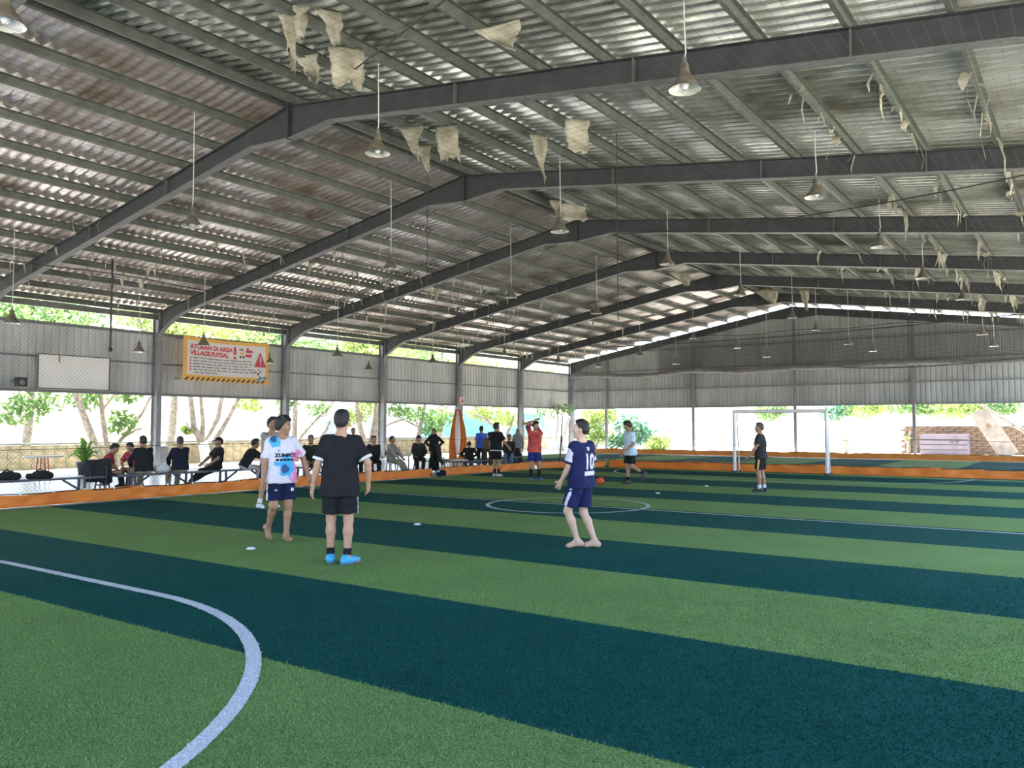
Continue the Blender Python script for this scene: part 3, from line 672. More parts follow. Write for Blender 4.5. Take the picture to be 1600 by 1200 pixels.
# ------------------------------------------------------------------ torn insulation foil hanging from the roof
M_foil = mat('torn_foil', (.46, .45, .36), .55, var=.45, vscale=3, color2=(.20, .18, .12), bump=.5, bscale=9, trans=.2)
def foil(label, px, py, Y, wd, ht, shape, rz, seed):
    r_ = ray(px, py); best = None
    for sgn, sl in ((-1, SLL), (1, SLR)):            # where the sight line meets the purlin level
        t_ = (ZR - .17 - CAM_H + sgn * sl * XR) / (r_.z + sgn * sl * r_.x)
        q_ = C0 + r_ * t_
        if t_ > 0 and (q_.x - XR) * sgn >= 0: best = q_
    p = best if best is not None else on_y(px, py, Y); k_ = p.y / Y if best is not None else 1; wd *= k_; ht *= k_; root_z = p.z
    g_ = random.Random(seed); n, m_ = 9, 9; P = []
    for j in range(m_):
        v = j / (m_ - 1); row = []
        for i in range(n):
            u = i / (n - 1)
            if shape == 'tri': wv = wd * (1 - v * .9); off = wd * .35 * v
            elif shape == 'quad': wv = wd * (1 - v * .1); off = wd * .08 * v
            else: wv = wd * (.45 + .55 * (1 - abs(2 * v - .8))); off = 0
            x_ = (u - .5) * wv + off + .03 * g_.uniform(-1, 1)
            y_ = .10 * math.sin(u * 4 + seed) * (v + .2) + .06 * math.sin(v * 6 + seed)
            z_ = -v * ht + (.10 * ht * g_.uniform(-1, 1) if j == m_ - 1 else 0)
            row.append((x_, y_, z_))
        P.append(row)
    o = MB().grid(P).build('torn_foil', M_foil); o.location = (p.x, p.y, min(root_z, p.z)); o.rotation_euler = (0, 0, rz)
    tag(o, label, 'foil', 'torn insulation foil pieces hanging near the ridge'); md = o.modifiers.new('thick', 'SOLIDIFY'); md.thickness = .006
    return o
for i, a in enumerate([('narrow torn foil tongue at the top edge left of centre', 470, 5, 6.5, .18, .42, 'quad'), ('curled square foil flap hanging at the top edge', 512, 12, 6.8, .36, .42, 'tri'), ('large pale foil sheet hanging above the first ridge joint', 540, 72, 8.6, .52, .62, 'quad'), ('ragged foil strip left of the large pale sheet', 450, 22, 7.2, .25, .8, 'tri'),
    ('long torn foil shred along the purlin above the first ridge joint', 480, 88, 8.2, .4, .45, 'tri'), ('wide triangular foil flap under the roof right of centre top', 775, 40, 8.2, .70, .36, 'tri'), ('pointed foil shard left of the second ridge joint', 640, 195, 15.2, .75, .95, 'tri'), ('long twisted foil strip above the second ridge joint', 660, 225, 15.6, .5, .75, 'tri'),
    ('square foil sheet above the second ridge joint', 698, 194, 15.4, .62, .92, 'quad'), ('narrow pointed foil shard over the second rafter', 840, 210, 15.6, .5, 1.05, 'tri'), ('small square foil flap right of the pointed shard', 900, 188, 15.0, .55, .72, 'quad'), ('folded foil flap at the third ridge joint', 893, 318, 21.6, .9, .55, 'quad'),
    ('small foil scrap left of the third ridge joint', 868, 312, 21.0, .35, .65, 'tri'), ('triangular foil flap at the fourth ridge joint', 1062, 425, 28.8, .9, .5, 'tri'), ('hanging foil strip on the last rafter left of the gable peak', 1255, 452, 40.5, .5, 1.0, 'tri'), ('foil flap at the fifth ridge joint', 1195, 452, 37.0, 1.2, .7, 'tri')]):
    foil(*a, rz=YAW + R0.uniform(-.5, .5), seed=i + 1)
# fine shreds of foil: too many to count, hanging along the outer purlins
def shreds(name, label, boxes, big, seed):
    g_ = np.random.default_rng(seed); V = []
    for (xa, xb, ya, yb, k) in boxes:
        for _ in range(k):
            x_ = g_.uniform(xa, xb); y_ = g_.uniform(ya, yb)
            dx = round((abs(x_ - XR) - .18) / 1.24) * 1.24 + .18; x_ = XR + math.copysign(dx, x_ - XR) + g_.normal() * .04
            z_ = roof_z(x_) - .14 - g_.random() * .1; L = big * (.08 + .5 * g_.random() ** 2.6); wd = big * (.012 + .06 * g_.random() ** 2.5); a = g_.uniform(0, 6.28)
            d_ = np.array([math.cos(a), math.sin(a), 0]) * wd; e_ = np.array([-math.sin(a), math.cos(a), 0]) * .06
            c_ = np.array([x_, y_, z_]); s1 = g_.uniform(-.08, .08, 3); s1[2] = 0
            V += [c_ - d_, c_ + d_, c_ + d_ * .8 + e_ + s1 - [0, 0, L * .5], c_ - d_ * .9 + e_ + s1 - [0, 0, L * .5], c_ + d_ * .25 + s1 * 1.4 - [0, 0, L], c_ - d_ * .1 + s1 * 1.4 - [0, 0, L * .92]]
    nq = len(V) // 6; f = np.concatenate([np.arange(nq)[:, None] * 6 + np.array(q) for q in ((0, 1, 2, 3), (3, 2, 4, 5))])
    o = link(name, np_mesh(name, V, f), M_foil); tag(o, label, 'foil', kind='stuff')
shreds('foil_shreds', 'fine shreds of torn foil along the outer left purlins', [(-28.3, -20.5, 10, 46, 620), (-23, -19.5, 18, 30, 160)], 1.1, 3)
shreds('foil_shreds', 'fine shreds of torn foil along the outer right purlins', [(-4.5, .5, 13, 46, 300), (-8, -2, 28, 46, 170)], 1.5, 4)

# ------------------------------------------------------------------ cables and rods
def cable(name, label, a, b, sag, r, m=M_rope):
    a, b = Vector(a), Vector(b); pts = []
    for i in range(21):
        t = i / 20; p = a.lerp(b, t) - Vector((0, 0, sag * 4 * t * (1 - t))); pts.append(p - a)
    o = MB().tube(pts, r, 5).build(name, m); o.location = a; tag(o, label, 'cable', 'cables under the roof'); return o
cable('roof_cable', 'black cable slanting down from the top edge to the first rafter', on_y(705, -8, 7.0), on_y(498, 152, 11.2), .0, .014)
cable('roof_cable', 'sagging black cable across the right roof slope at third frame', on_y(960, 365, 22.5), on_y(1640, 265, 17.0), .25, .014)
cable('roof_cable', 'black cable running along the left roof slope', on_y(-10, 292, 10.5), on_y(255, 250, 11.2), .05, .010)
cable('roof_cable', 'paired black cable crossing the far gable', on_y(880, 545, 46.2), on_y(1620, 488, 44.0), .25, .03)
cable('roof_cable', 'lower black cable sagging across the right gable half', on_y(1250, 572, 46.8), on_y(1620, 556, 46.0), .3, .03)
cable('roof_cable', 'thin vertical black cord hanging right of the pale foil shard', on_y(963, 192, 15.5), on_y(966, 500, 15.5), .0, .010)
cable('roof_cable', 'thin vertical black cord under the second ridge joint', on_y(669, 215, 16.0), on_y(667, 430, 16.0), .0, .010)
cable('roof_cable', 'slanting tie wire on the left slope by the first rafter', on_y(40, 300, 12), on_y(330, 460, 17), .05, .008)
cable('roof_cable', 'slanting tie wire on the left slope by the second rafter', on_y(505, 420, 18), on_y(590, 300, 17.4), .0, .008)
rd = on_x(175, 440, -24.5); rd2 = on_x(173, 545, -24.5)
ro = empty('ceiling_rod', (rd.x, rd.y, rd2.z)); tag(ro, 'black rod hanging from the roof above the whiteboard', 'rod')
MB().tube([(0, 0, 0), (0, 0, roof_z(rd.x) - rd2.z - .1)], .03, 8).build('rod', M_black, ro)
MB().lathe([(0, -.1), (.06, -.08), (.07, 0), (.03, .05)], 12).build('end_fitting', M_black, ro)
# rolled-up net lying along the far gable and the grey net above it
rl = empty('rolled_net', (0, 46.75, 0)); tag(rl, 'grey rolled up net slung along the far gable wall', 'net')
MB().tube([(-28.4 + 29.2 * i / 40, .03 * math.sin(i), 4.93 + .06 * math.sin(i * .7) - .10 * math.sin(math.pi * ((i % 13) / 13))) for i in range(41)], [.15 + .035 * math.sin(i * 2.1) for i in range(41)], 10).build('net_roll', mat('rolled_grey_net', (.14, .135, .125), .9, var=.4, vscale=4, bump=.6, bscale=10), rl)
o = strands('mesh_twine', [((xx, 0, 4.95), (xx, 0, min(6.9, roof_z(xx) - .8))) for xx in np.arange(-22, .9, .07)] + [((-22, 0, zz), (.9, 0, zz)) for zz in np.arange(5.0, 6.5, .07)], .010, M_net, rl); o['kind'] = 'stuff'

# ------------------------------------------------------------------ wall fittings: whiteboard, loudspeaker, banner, sign, wrapped post
def text_mesh(txt, size, xs=1.0, ext=0.0, bold=0.0):
    cu = bpy.data.curves.new('t', 'FONT'); cu.body = txt; cu.size = size; cu.align_x = 'LEFT'; cu.extrude = ext; cu.offset = bold; cu.resolution_u = 3
    ob = bpy.data.objects.new('t', cu); COL.objects.link(ob); bpy.context.view_layer.update()
    me = bpy.data.meshes.new_from_object(ob.evaluated_get(bpy.context.evaluated_depsgraph_get())); bpy.data.objects.remove(ob); me.materials.clear()
    if xs != 1.0:
        for v in me.vertices: v.co.x *= xs
    return me
wb = empty('whiteboard', (-28.5, 14.17, 2.84)); tag(wb, 'large blank white board mounted on the left cladding', 'board')
MB().box((0, 0, .57), (.04, 2.4, 1.12)).build('panel', mat('board_white', (.74, .72, .70), .45, var=.1, vscale=1), wb)
for z_ in (0, 1.14): MB().box((.02, 0, z_), (.06, 2.46, .035)).build('frame_bar', M_steel_l, wb)
for y_ in (-1.21, 1.21): MB().box((.02, y_, .57), (.06, .035, 1.14)).build('frame_bar', M_steel_l, wb)
MB().box((.035, -.53, 1.0), (.02, .05, .24)).build('tape_mark', mat('tape_brown', (.35, .2, .15), .8), wb)
for y_ in (-1.0, 1.0): MB().bar((-.45, y_, .8), (0, y_, .8), .04, .04).build('mount_bracket', M_steel_l, wb)
q = on_x(31, 604, -28.4)
lsp = empty('loudspeaker', (-28.35, q.y, q.z)); tag(lsp, 'small black loudspeaker fixed on cladding left of the whiteboard', 'loudspeaker')
MB().box((0, 0, .15), (.24, .30, .3)).build('cabinet', M_black, lsp); MB().lathe([(0, .02), (.08, .01), (.09, 0)], 14).build('cone', M_girt, lsp).rotation_euler = (0, math.pi / 2, 0)
lsp.children[-1].location = (.12, 0, .14); MB().bar((-.6, 0, .2), (-.1, 0, .2), .04, .04).build('bracket', M_girt, lsp)

BY0, BY1, BZ0, BZ1 = 18.14, 22.13, 3.33, 5.05
bn = empty('rules_banner', (-28.32, BY0, BZ0)); tag(bn, 'large printed rules banner with orange border and hazard stripe edge', 'banner')
BW, BH = BY1 - BY0, BZ1 - BZ0
def wave(u, v): return .02 * math.sin(u * 2.1 + v * 1.5) + .008 * math.sin(u * 4.7 - v * 3)
def bpt(u, v, off=0.0): return (wave(u, v) + off, u, v - .06 * math.sin(math.pi * u / BW) * (v / BH))
def bquad(u0, v0, u1, v1, off, name, m, parent=None, skew=0.0):
    nu = max(1, int((u1 - u0) / .12)); nv = max(1, int((v1 - v0) / .15))
    P = [[bpt(u0 + (u1 - u0) * i / nu + skew * j / nv, v0 + (v1 - v0) * j / nv, off) for j in range(nv + 1)] for i in range(nu + 1)]
    return MB().grid(P).build(name, m, parent or bn)
for y_ in (.05, BW - .05):
    for z_ in (.1, BH - .1): MB().bar((-.60, y_, z_), (.0, y_, z_), .02, .02).build('tie_rod', M_steel_l, bn)
M_bor = mat('banner_orange', (.75, .40, .07), .5); M_bwh = mat('banner_white', (.66, .64, .63), .5); M_bred = mat('banner_red', (.55, .05, .07), .5); M_bgrey = mat('banner_print', (.24, .24, .25), .5)
M_bbk = mat('banner_black', (.05, .04, .03), .5); M_bblue = mat('banner_blue', (.10, .22, .34), .5); M_bbrown = mat('banner_brown', (.30, .17, .10), .5)
bquad(0, 0, BW, BH, 0, 'cloth', M_bor)
bquad(.16, .24, BW - .16, BH - .14, .008, 'white_field', M_bwh)
k = .05
while k < BW - .2: bquad(k, .02, k + .11, .15, .008, 'hazard_stripe', M_bbk, skew=.11); k += .235
def btext(txt, u, v, size, m, xs=1.0, name='lettering', bold=0.004):
    me = text_mesh(txt, size, xs, bold=bold)
    for vtx in me.vertices: vtx.co = Vector(bpt(u + vtx.co.x, v + vtx.co.y, .016))
    return link(name, me, m, bn)
btext('ATURAN DI AREA', .30, 1.27, .24, M_bred, .98, bold=.012)
btext('VILLAGE.FUTSAL', .30, 1.03, .24, M_bred, .98, bold=.012)
bquad(2.24, 1.17, 2.36, 1.50, .014, 'exclamation_bar', M_bred); bquad(2.24, .98, 2.36, 1.09, .014, 'exclamation_dot', M_bred)
for u0, v0, u1, v1, m in ((2.50, 1.36, 2.70, 1.44, M_bbrown), (2.54, 1.20, 2.72, 1.29, M_bor), (2.52, 1.05, 2.62, 1.14, M_bbk), (2.68, 1.04, 2.76, 1.15, M_bbk), (2.82, 1.28, 3.16, 1.40, M_bred), (2.80, 1.10, 3.12, 1.22, M_bred), (2.86, 1.40, 2.96, 1.5, M_bred)):
    bquad(u0, v0, u1, v1, .014, 'small_emblem', m)
g_ = random.Random(5)
for r_ in range(6):                                  # rows of small illegible print
    v = .88 - r_ * .115; u = .42 + (.04 if r_ == 5 else 0); end = (3.05, 3.1, 3.0, 3.4, 3.3, 1.55)[r_]
    if r_ < 5: bquad(.28, v, .35, v + .06, .014, 'bullet_mark', M_bred)
    while u < end:
        L = g_.uniform(.12, .34); bquad(u, v + .005, min(u + L, end + .05), v + .055, .014, 'print_word', M_bgrey); u += L + .05
tri = [(3.22, .70), (3.84, .70), (3.53, 1.34)]
MB().add([bpt(u, v, .03) for u, v in tri], [(0, 1, 2)]).build('warning_triangle', M_bred, bn)
bquad(3.50, .90, 3.56, 1.14, .042, 'triangle_mark', M_bwh); bquad(3.50, .79, 3.56, .85, .042, 'triangle_mark', M_bwh)
cb = (3.42, .42)
MB().add([bpt(*cb, .024)] + [bpt(cb[0] + .19 * math.cos(a * math.pi / 10), cb[1] + .19 * math.sin(a * math.pi / 10), .024) for a in range(20)], [(0, a + 1, (a + 1) % 20 + 1) for a in range(20)]).build('printed_ball', M_bwh, bn)
for dx, dy, s in ((0, 0, .065), (.12, .09, .045), (-.13, .06, .045), (.02, .16, .04), (.09, -.13, .045)):
    MB().add([bpt(cb[0] + dx + s * math.cos(a * 1.2566), cb[1] + dy + s * math.sin(a * 1.2566), .032) for a in range(5)], [tuple(range(5))]).build('printed_ball_patch', M_bbk, bn)
for poly, m in (([(3.36, .2), (3.6, .27), (3.86, .34), (3.84, .22), (3.62, .10), (3.44, .04)], M_bblue), ([(3.44, .14), (3.62, .20), (3.78, .26), (3.6, .10)], mat('banner_pale_blue', (.45, .6, .68), .5))):
    MB().add([bpt(u, v, .03 if m is M_bblue else .036) for u, v in poly], [tuple(range(len(poly)))]).build('printed_shape', m, bn)
sgn = empty('column_sign', (-28.36, 35.14, 2.80)); tag(sgn, 'small square letter sign fixed on the column above the wrapped post', 'sign')
MB().box((0, 0, .19), (.03, .42, .40)).build('plate', mat('sign_orange', (.62, .30, .18), .5), sgn)
MB().box((.02, 0, .19), (.02, .34, .32)).build('face', mat('sign_face', (.72, .56, .50), .5), sgn)
me = text_mesh('A', .34, 1.0, bold=.02)
for v in me.vertices: v.co = Vector((.034, v.co.x - .12, v.co.y + .07))
link('lettering', me, mat('sign_letter', (.16, .03, .03), .5), sgn)

wp = empty('wrapped_post', (-23.9, 29.15, 0)); tag(wp, 'white post hung with folded orange tarpaulin among the spectators', 'post')
MB().tube([(0, 0, 0), (0, 0, 2.45)], .06, 12).build('post', M_white, wp); MB().box((0, 0, .02), (.3, .3, .04)).build('base_plate', M_steel_l, wp)
# drape direction across the view
dr = Vector((.55, .83, 0)).normalized()
for s in (-1, 1):
    P = []
    for j in range(15):
        v = j / 14; row = []
        for i in range(17):
            u = i / 16
            e = (.10 + .34 * (v ** .8)) if s > 0 else (.10 + .30 * (v ** .9))
            e2 = .03 + .10 * math.sin(math.pi * v)
            uu = s * (e2 + (e - .03) * u)
            if s > 0 and v > .7: uu -= .25 * (v - .7) / .3 * u
            f = .05 * math.sin(u * 14 + v * 2) * (1 - .3 * v)
            row.append((dr.x * uu + .12 + f * dr.y, dr.y * uu - f * dr.x, 2.34 * (1 - v) + .02))
        P.append(row)
    o = MB().grid(P).build('tarpaulin_fold', M_orange, wp); md = o.modifiers.new('thick', 'SOLIDIFY'); md.thickness = .012
MB().tube([(.12 - .28 * dr.x, -.28 * dr.y, .08), (.14, 0, .04), (.12 + .3 * dr.x, .3 * dr.y, .12), (.12 + .42 * dr.x, .42 * dr.y, .35)], [.06, .09, .08, .05], 8).build('bundled_hem', M_orange, wp)
# ------------------------------------------------------------------ people: smooth implicit bodies turned into meshes
def surface_nets(Fd, org, h):
    s = Fd < 0; c = np.zeros(tuple(n - 1 for n in s.shape), np.int8)
    for i in (0, 1):
        for j in (0, 1):
            for k in (0, 1): c += s[i:s.shape[0] - 1 + i, j:s.shape[1] - 1 + j, k:s.shape[2] - 1 + k]
    mixed = (c > 0) & (c < 8); idx = -np.ones(c.shape, np.int32); ci = np.argwhere(mixed); idx[mixed] = np.arange(len(ci))
    acc = np.zeros((len(ci), 3)); num = np.zeros(len(ci))
    for ax in range(3):
        e = np.zeros(3, int); e[ax] = 1; o1, o2 = [a for a in range(3) if a != ax]
        for u in (0, 1):
            for v in (0, 1):
                a = np.zeros(3, int); a[o1] = u; a[o2] = v
                p = ci + a; q = p + e; va = Fd[p[:, 0], p[:, 1], p[:, 2]]; vb = Fd[q[:, 0], q[:, 1], q[:, 2]]
                cr = (va < 0) != (vb < 0); t = np.where(cr, va / np.where(cr, va - vb, 1), 0)
                acc += np.where(cr[:, None], a + t[:, None] * e, 0); num += cr
    V = (ci + acc / num[:, None]) * h + org
    Q = []
    for ax in range(3):
        o1, o2 = (ax + 1) % 3, (ax + 2) % 3
        sl0 = [slice(1, -1)] * 3; sl1 = [slice(1, -1)] * 3; sl0[ax] = slice(0, -1); sl1[ax] = slice(1, None)
        A, B = s[tuple(sl0)], s[tuple(sl1)]; d = np.argwhere(A != B); fl_ = A[tuple(d.T)]
        base = d.copy(); base[:, o1] += 1; base[:, o2] += 1
        def cell(du, dv):
            p = base.copy(); p[:, o1] -= du; p[:, o2] -= dv; return idx[p[:, 0], p[:, 1], p[:, 2]]
        q = np.stack([cell(1, 1), cell(0, 1), cell(0, 0), cell(1, 0)], 1)
        q[~fl_] = q[~fl_][:, ::-1]; Q.append(q)
    return V, np.concatenate(Q)
def A3(v): return np.array(v, float)
def nrm(v): return v / (np.linalg.norm(v) + 1e-9)
class Sdf:
    """list of primitives: capsules ('c',a,b,ra,rb,k,clips) and ellipsoids ('e',c,r,R,k,clips)"""
    def __init__(s): s.p = []; s.clip = []
    def cap(s, a, b, ra, rb=None, k=.03, clips=()): s.p.append(('c', A3(a), A3(b), ra, ra if rb is None else rb, k, clips)); return s
    def ell(s, c, r, R, k=.02, clips=()): s.p.append(('e', A3(c), A3(r), A3(R), k, clips)); return s
    def mesh(s, h, grow=0.0, extra=()):
        lo = np.full(3, 9.0); hi = -lo
        for p in s.p:
            if p[0] == 'c': r = max(p[3], p[4]) + grow; m_ = np.minimum(p[1], p[2]) - r; M_ = np.maximum(p[1], p[2]) + r
            else: r = max(p[2]) + grow; m_ = p[1] - r; M_ = p[1] + r
            lo = np.minimum(lo, m_); hi = np.maximum(hi, M_)
        lo -= 3 * h; hi += 3 * h; n = np.ceil((hi - lo) / h).astype(int) + 1
        Fd = np.full(tuple(n), .3); ax = [lo[i] + h * np.arange(n[i]) for i in range(3)]
        for p in s.p:
            k = p[-2]
            if p[0] == 'c': r = max(p[3], p[4]) + grow; m_ = np.minimum(p[1], p[2]) - r; M_ = np.maximum(p[1], p[2]) + r
            else: r = max(p[2]) + grow; m_ = p[1] - r; M_ = p[1] + r
            mg = k + 3 * h; i0 = np.maximum(((m_ - mg - lo) / h).astype(int), 0); i1 = np.minimum(((M_ + mg - lo) / h).astype(int) + 2, n)
            sl = tuple(slice(i0[i], i1[i]) for i in range(3))
            X = ax[0][sl[0]][:, None, None]; Y = ax[1][sl[1]][None, :, None]; Z = ax[2][sl[2]][None, None, :]
            if p[0] == 'c':
                a, b = p[1], p[2]; ba = b - a; L2 = max(ba @ ba, 1e-9)
                t = np.clip(((X - a[0]) * ba[0] + (Y - a[1]) * ba[1] + (Z - a[2]) * ba[2]) / L2, 0, 1)
                d = np.sqrt((X - a[0] - t * ba[0]) ** 2 + (Y - a[1] - t * ba[1]) ** 2 + (Z - a[2] - t * ba[2]) ** 2) - (p[3] + t * (p[4] - p[3])) - grow
            else:
                c, r, R = p[1], p[2] + grow, p[3]
                q = [((X - c[0]) * R[i][0] + (Y - c[1]) * R[i][1] + (Z - c[2]) * R[i][2]) / r[i] for i in range(3)]
                kk = np.sqrt(q[0] ** 2 + q[1] ** 2 + q[2] ** 2); d = (kk - 1) * min(r)
            for pt, nn in p[-1]: d = np.maximum(d, (X - pt[0]) * nn[0] + (Y - pt[1]) * nn[1] + (Z - pt[2]) * nn[2])
            f = Fd[sl]
            if k > 0: hh = np.clip(.5 + .5 * (f - d) / k, 0, 1); Fd[sl] = f * (1 - hh) + d * hh - k * hh * (1 - hh)
            else: Fd[sl] = np.minimum(f, d)
        X = ax[0][:, None, None]; Y = ax[1][None, :, None]; Z = ax[2][None, None, :]
        for pt, nn in list(s.clip) + list(extra): Fd = np.maximum(Fd, (X - pt[0]) * nn[0] + (Y - pt[1]) * nn[1] + (Z - pt[2]) * nn[2])
        return surface_nets(Fd, lo, h)
def join(parts):
    V, Fq, n = [], [], 0
    for v, f in parts:
        if len(v) == 0: continue
        V.append(v); Fq.append(f + n); n += len(v)
    return np.concatenate(V), np.concatenate(Fq)
def ik(a, t, l1, l2, pole):
    d = t - a; L = np.linalg.norm(d)
    if L > l1 + l2 - .004: t = a + d * ((l1 + l2 - .004) / L); d = t - a; L = np.linalg.norm(d)
    L = max(L, abs(l1 - l2) + .01); u = nrm(d); x = (L * L + l1 * l1 - l2 * l2) / (2 * L); y = math.sqrt(max(l1 * l1 - x * x, 0))
    pl = A3(pole) - u * (A3(pole) @ u); return a + u * x + nrm(pl) * y, t

def skin(name, c): return mat('skin_' + name, c, .5, var=.15, vscale=14, spec=.4)
def cloth(name, c, **k): return mat('cloth_' + name, c, k.pop('rough', .85), var=k.pop('var', .25), vscale=k.pop('vscale', 6), bump=.5, bscale=11, spec=.2, **k)
SK1, SK2, SK3 = skin('a', (.46, .26, .17)), skin('b', (.36, .19, .12)), skin('c', (.58, .37, .28))
M_hair = mat('hair_black', (.012, .010, .010), .55, bump=.5, bscale=60, spec=.4)
M_hairb = mat('hair_brown', (.05, .035, .03), .6, bump=.5, bscale=60)
M_eye = mat('eye_white', (.75, .73, .70), .3); M_pup = mat('eye_dark', (.02, .015, .012), .2); M_lip = mat('lip', (.30, .11, .09), .5)

def person(label, pos, rz, H=1.70, vox=.015, fine=False, skin_m=SK1, pelvis=(0, 0, .93), lean=(0, 0), twist=0, hyaw=0, hpitch=0, hroll=0,
           Lh=None, Rh=None, Lf=(-.10, .0, .09), Rf=(.10, .0, .09), Lp=(-.35, -1, -.2), Rp=(.35, -1, -.2), Lk=(-.15, 1, .0), Rk=(.15, 1, .0),
           Lt=8, Rt=-8, Lpt=0, Rpt=0, shirt=None, sleeve='short', cuff=None, hem=.10, bottom='shorts', bot_m=None, stripe=None, stripe_side=(-1, 1),
           foot='shoe', shoe_m=None, sock_m=None, hair='short', hair_m=None, group=None, sleeve_m=None, extra=None, curl=.5, fat=1.0, name='person', hem_m=None):
    s = H / 1.72
    root = empty(name, pos, rz); tag(root, label, 'person', group)
    ex = {}
    def put(nm, vf, m, parent=None):
        v, f = vf
        if nm in ('shirt', 'trousers', 'shorts', 'skirt', 'headscarf') and len(f):      # soft cloth folds
            fn = np.cross(v[f[:, 2]] - v[f[:, 0]], v[f[:, 3]] - v[f[:, 1]]); vn = np.zeros_like(v)
            for c_ in range(4): np.add.at(vn, f[:, c_], fn)
            vn /= np.linalg.norm(vn, axis=1)[:, None] + 1e-12; x_, y_, z_ = v.T; ph = len(label) * .7
            amp = .0045 if fine else .006
            d_ = np.sin(30 * (z_ + .45 * x_) + 3.2 * np.sin(11 * x_ + ph) + 2.4 * np.sin(9 * y_ + 6 * z_ + ph)) + .7 * np.sin(44 * (z_ - .7 * x_ + .5 * y_) + 2.6 * np.sin(13 * z_ + ph)) + .5 * np.sin(26 * x_ + 19 * y_ + 3 * np.sin(8 * z_))
            v = v + vn * (amp * d_ * np.clip(.25 + .75 * np.sin(5.1 * x_ + 4.3 * z_ + ph) ** 2, 0, 1))[:, None]
        if len(f) == 0: return None
        o = link(nm, np_mesh(nm, v * s, f, True), m, parent or root); return o
    P = A3(pelvis); U = nrm(A3((lean[0], lean[1], 1)))
    tw = math.radians(twist); R0_ = A3((math.cos(tw), math.sin(tw), 0)); Rx = nrm(R0_ - U * (R0_ @ U)); Fx = np.cross(U, Rx)
    Px = A3((1, 0, 0)); Px = nrm(Px - U * (Px @ U) * .5)
    N = P + U * .525; Sh = {-1: P + U * .455 - Rx * .168, 1: P + U * .455 + Rx * .168}
    Hp = {-1: P - Px * .09 - A3((0, 0, .03)), 1: P + Px * .09 - A3((0, 0, .03))}
    hy, hp_, hr = math.radians(hyaw), math.radians(hpitch), math.radians(hroll)
    Uh0 = nrm(U * .45 + A3((0, 0, .55)))
    Fh = nrm(Fx - Uh0 * (Fx @ Uh0)); Rh_ = np.cross(Fh, Uh0)
    Fh, Rh_ = nrm(Fh * math.cos(hy) - Rh_ * math.sin(hy)), nrm(Rh_ * math.cos(hy) + Fh * math.sin(hy))
    Fh, Uh = Fh * math.cos(hp_) - Uh0 * math.sin(hp_), Uh0 * math.cos(hp_) + Fh * math.sin(hp_)
    Rh_, Uh = Rh_ * math.cos(hr) - Uh * math.sin(hr), Uh * math.cos(hr) + Rh_ * math.sin(hr)
    hc = N + nrm(U + Uh0) * .062 + Uh * .088 + Fh * .012
    HB = A3((Rh_, Fh, Uh))
    def hd(r, f, u): return hc + Rh_ * r + Fh * f + Uh * u
    arms = {}; legs = {}
    for sd, tg, pl in ((-1, Lh, Lp), (1, Rh, Rp)):
        t = A3(tg) if tg is not None else Sh[sd] + A3((sd * .07, .03, -.52))
        arms[sd] = (Sh[sd],) + ik(Sh[sd], t, .285, .25, A3(pl))
    for sd, tg, pl in ((-1, Lf, Lk), (1, Rf, Rk)): legs[sd] = (Hp[sd],) + ik(Hp[sd], A3(tg), .41, .405, A3(pl))
    # --- body
    b = Sdf()
    def torso(q, g, wg=0.0, neck=True):
        q.cap(P - Px * .075 * fat, P + Px * .075 * fat, .098 + g, k=.05); q.cap(P + U * .17 - Px * (.055 + wg * .6) * fat, P + U * .17 + Px * (.055 + wg * .6) * fat, .090 + g + wg, k=.07)
        if wg:
            for uu, rr in ((.085, .102), (.255, .104)): q.cap(P + U * uu - Px * .068 * fat, P + U * uu + Px * .068 * fat, rr + g, k=.06)
        q.cap(P + U * .34 - Rx * .075, P + U * .34 + Rx * .075, .104 + g, k=.07); q.cap(P + U * .41 - Rx * .085, P + U * .41 + Rx * .085, .082 + g, k=.06)
        for sd in (-1, 1): q.cap(Sh[sd], P + U * (.478 if neck else .468), .048 + g * .7, .05 + g * (.7 if neck else .3), k=.04)
        if neck: q.cap(P + U * .44, N - U * .01, .062 + g * .6, .053 + g * .4, k=.05)
        else: q.cap(P + U * .42, P + U * .462, .066 + g * .6, .062, k=.04)
        if fat > 1: q.cap(P + U * .12 + Fx * .05, P + U * .25 + Fx * .05, .09 * fat + g, k=.06)
    torso(b, 0)
    b.cap(N - U * .04, hc - Uh * .05 - Fh * .01, .054, .050, k=.03)
    for sd in (-1, 1):
        a, e, w_ = arms[sd]; b.cap(a, e, .048, .040, k=.03); m_ = e + (w_ - e) * .3; b.cap(e, m_, .040, .041, k=.015); b.cap(m_, w_, .041, .026, k=.015)
        h_, kn, an = legs[sd]; b.cap(h_, kn, .082, .054, k=.04); m_ = kn + (an - kn) * .32 - nrm(np.cross(an - kn, Px)) * .0
        bk_ = nrm(np.cross(Px, an - kn)); b.cap(kn, m_ - bk_ * .012, .050, .053, k=.03); b.cap(m_ - bk_ * .012, an, .053, .034, k=.03)
        if fine and sd: pass
    bare = foot == 'bare'
    feet = {}
    for sd, ty, pt in ((-1, Lt, Lpt), (1, Rt, Rpt)):
        an = legs[sd][2]; a = math.radians(ty); pth = math.radians(pt)
        fd = A3((-math.sin(a), math.cos(a), 0)); sdv = A3((fd[1], -fd[0], 0)); up_ = A3((0, 0, 1))
        fdp = fd * math.cos(pth) - up_ * math.sin(pth); upp = up_ * math.cos(pth) + fd * math.sin(pth)
        feet[sd] = (an, fdp, upp, sdv)
        hl = an - upp * .048 - fdp * .045; bl = an - upp * .058 + fdp * .115; toe = an - upp * .066 + fdp * .165
        b.cap(an, hl, .034, .036, k=.03); b.cap(hl, bl, .034, .030, k=.03); b.cap(an - upp * .01, bl, .034, .026, k=.03); b.cap(bl - sdv * .02, bl + sdv * .02, .028, k=.02)
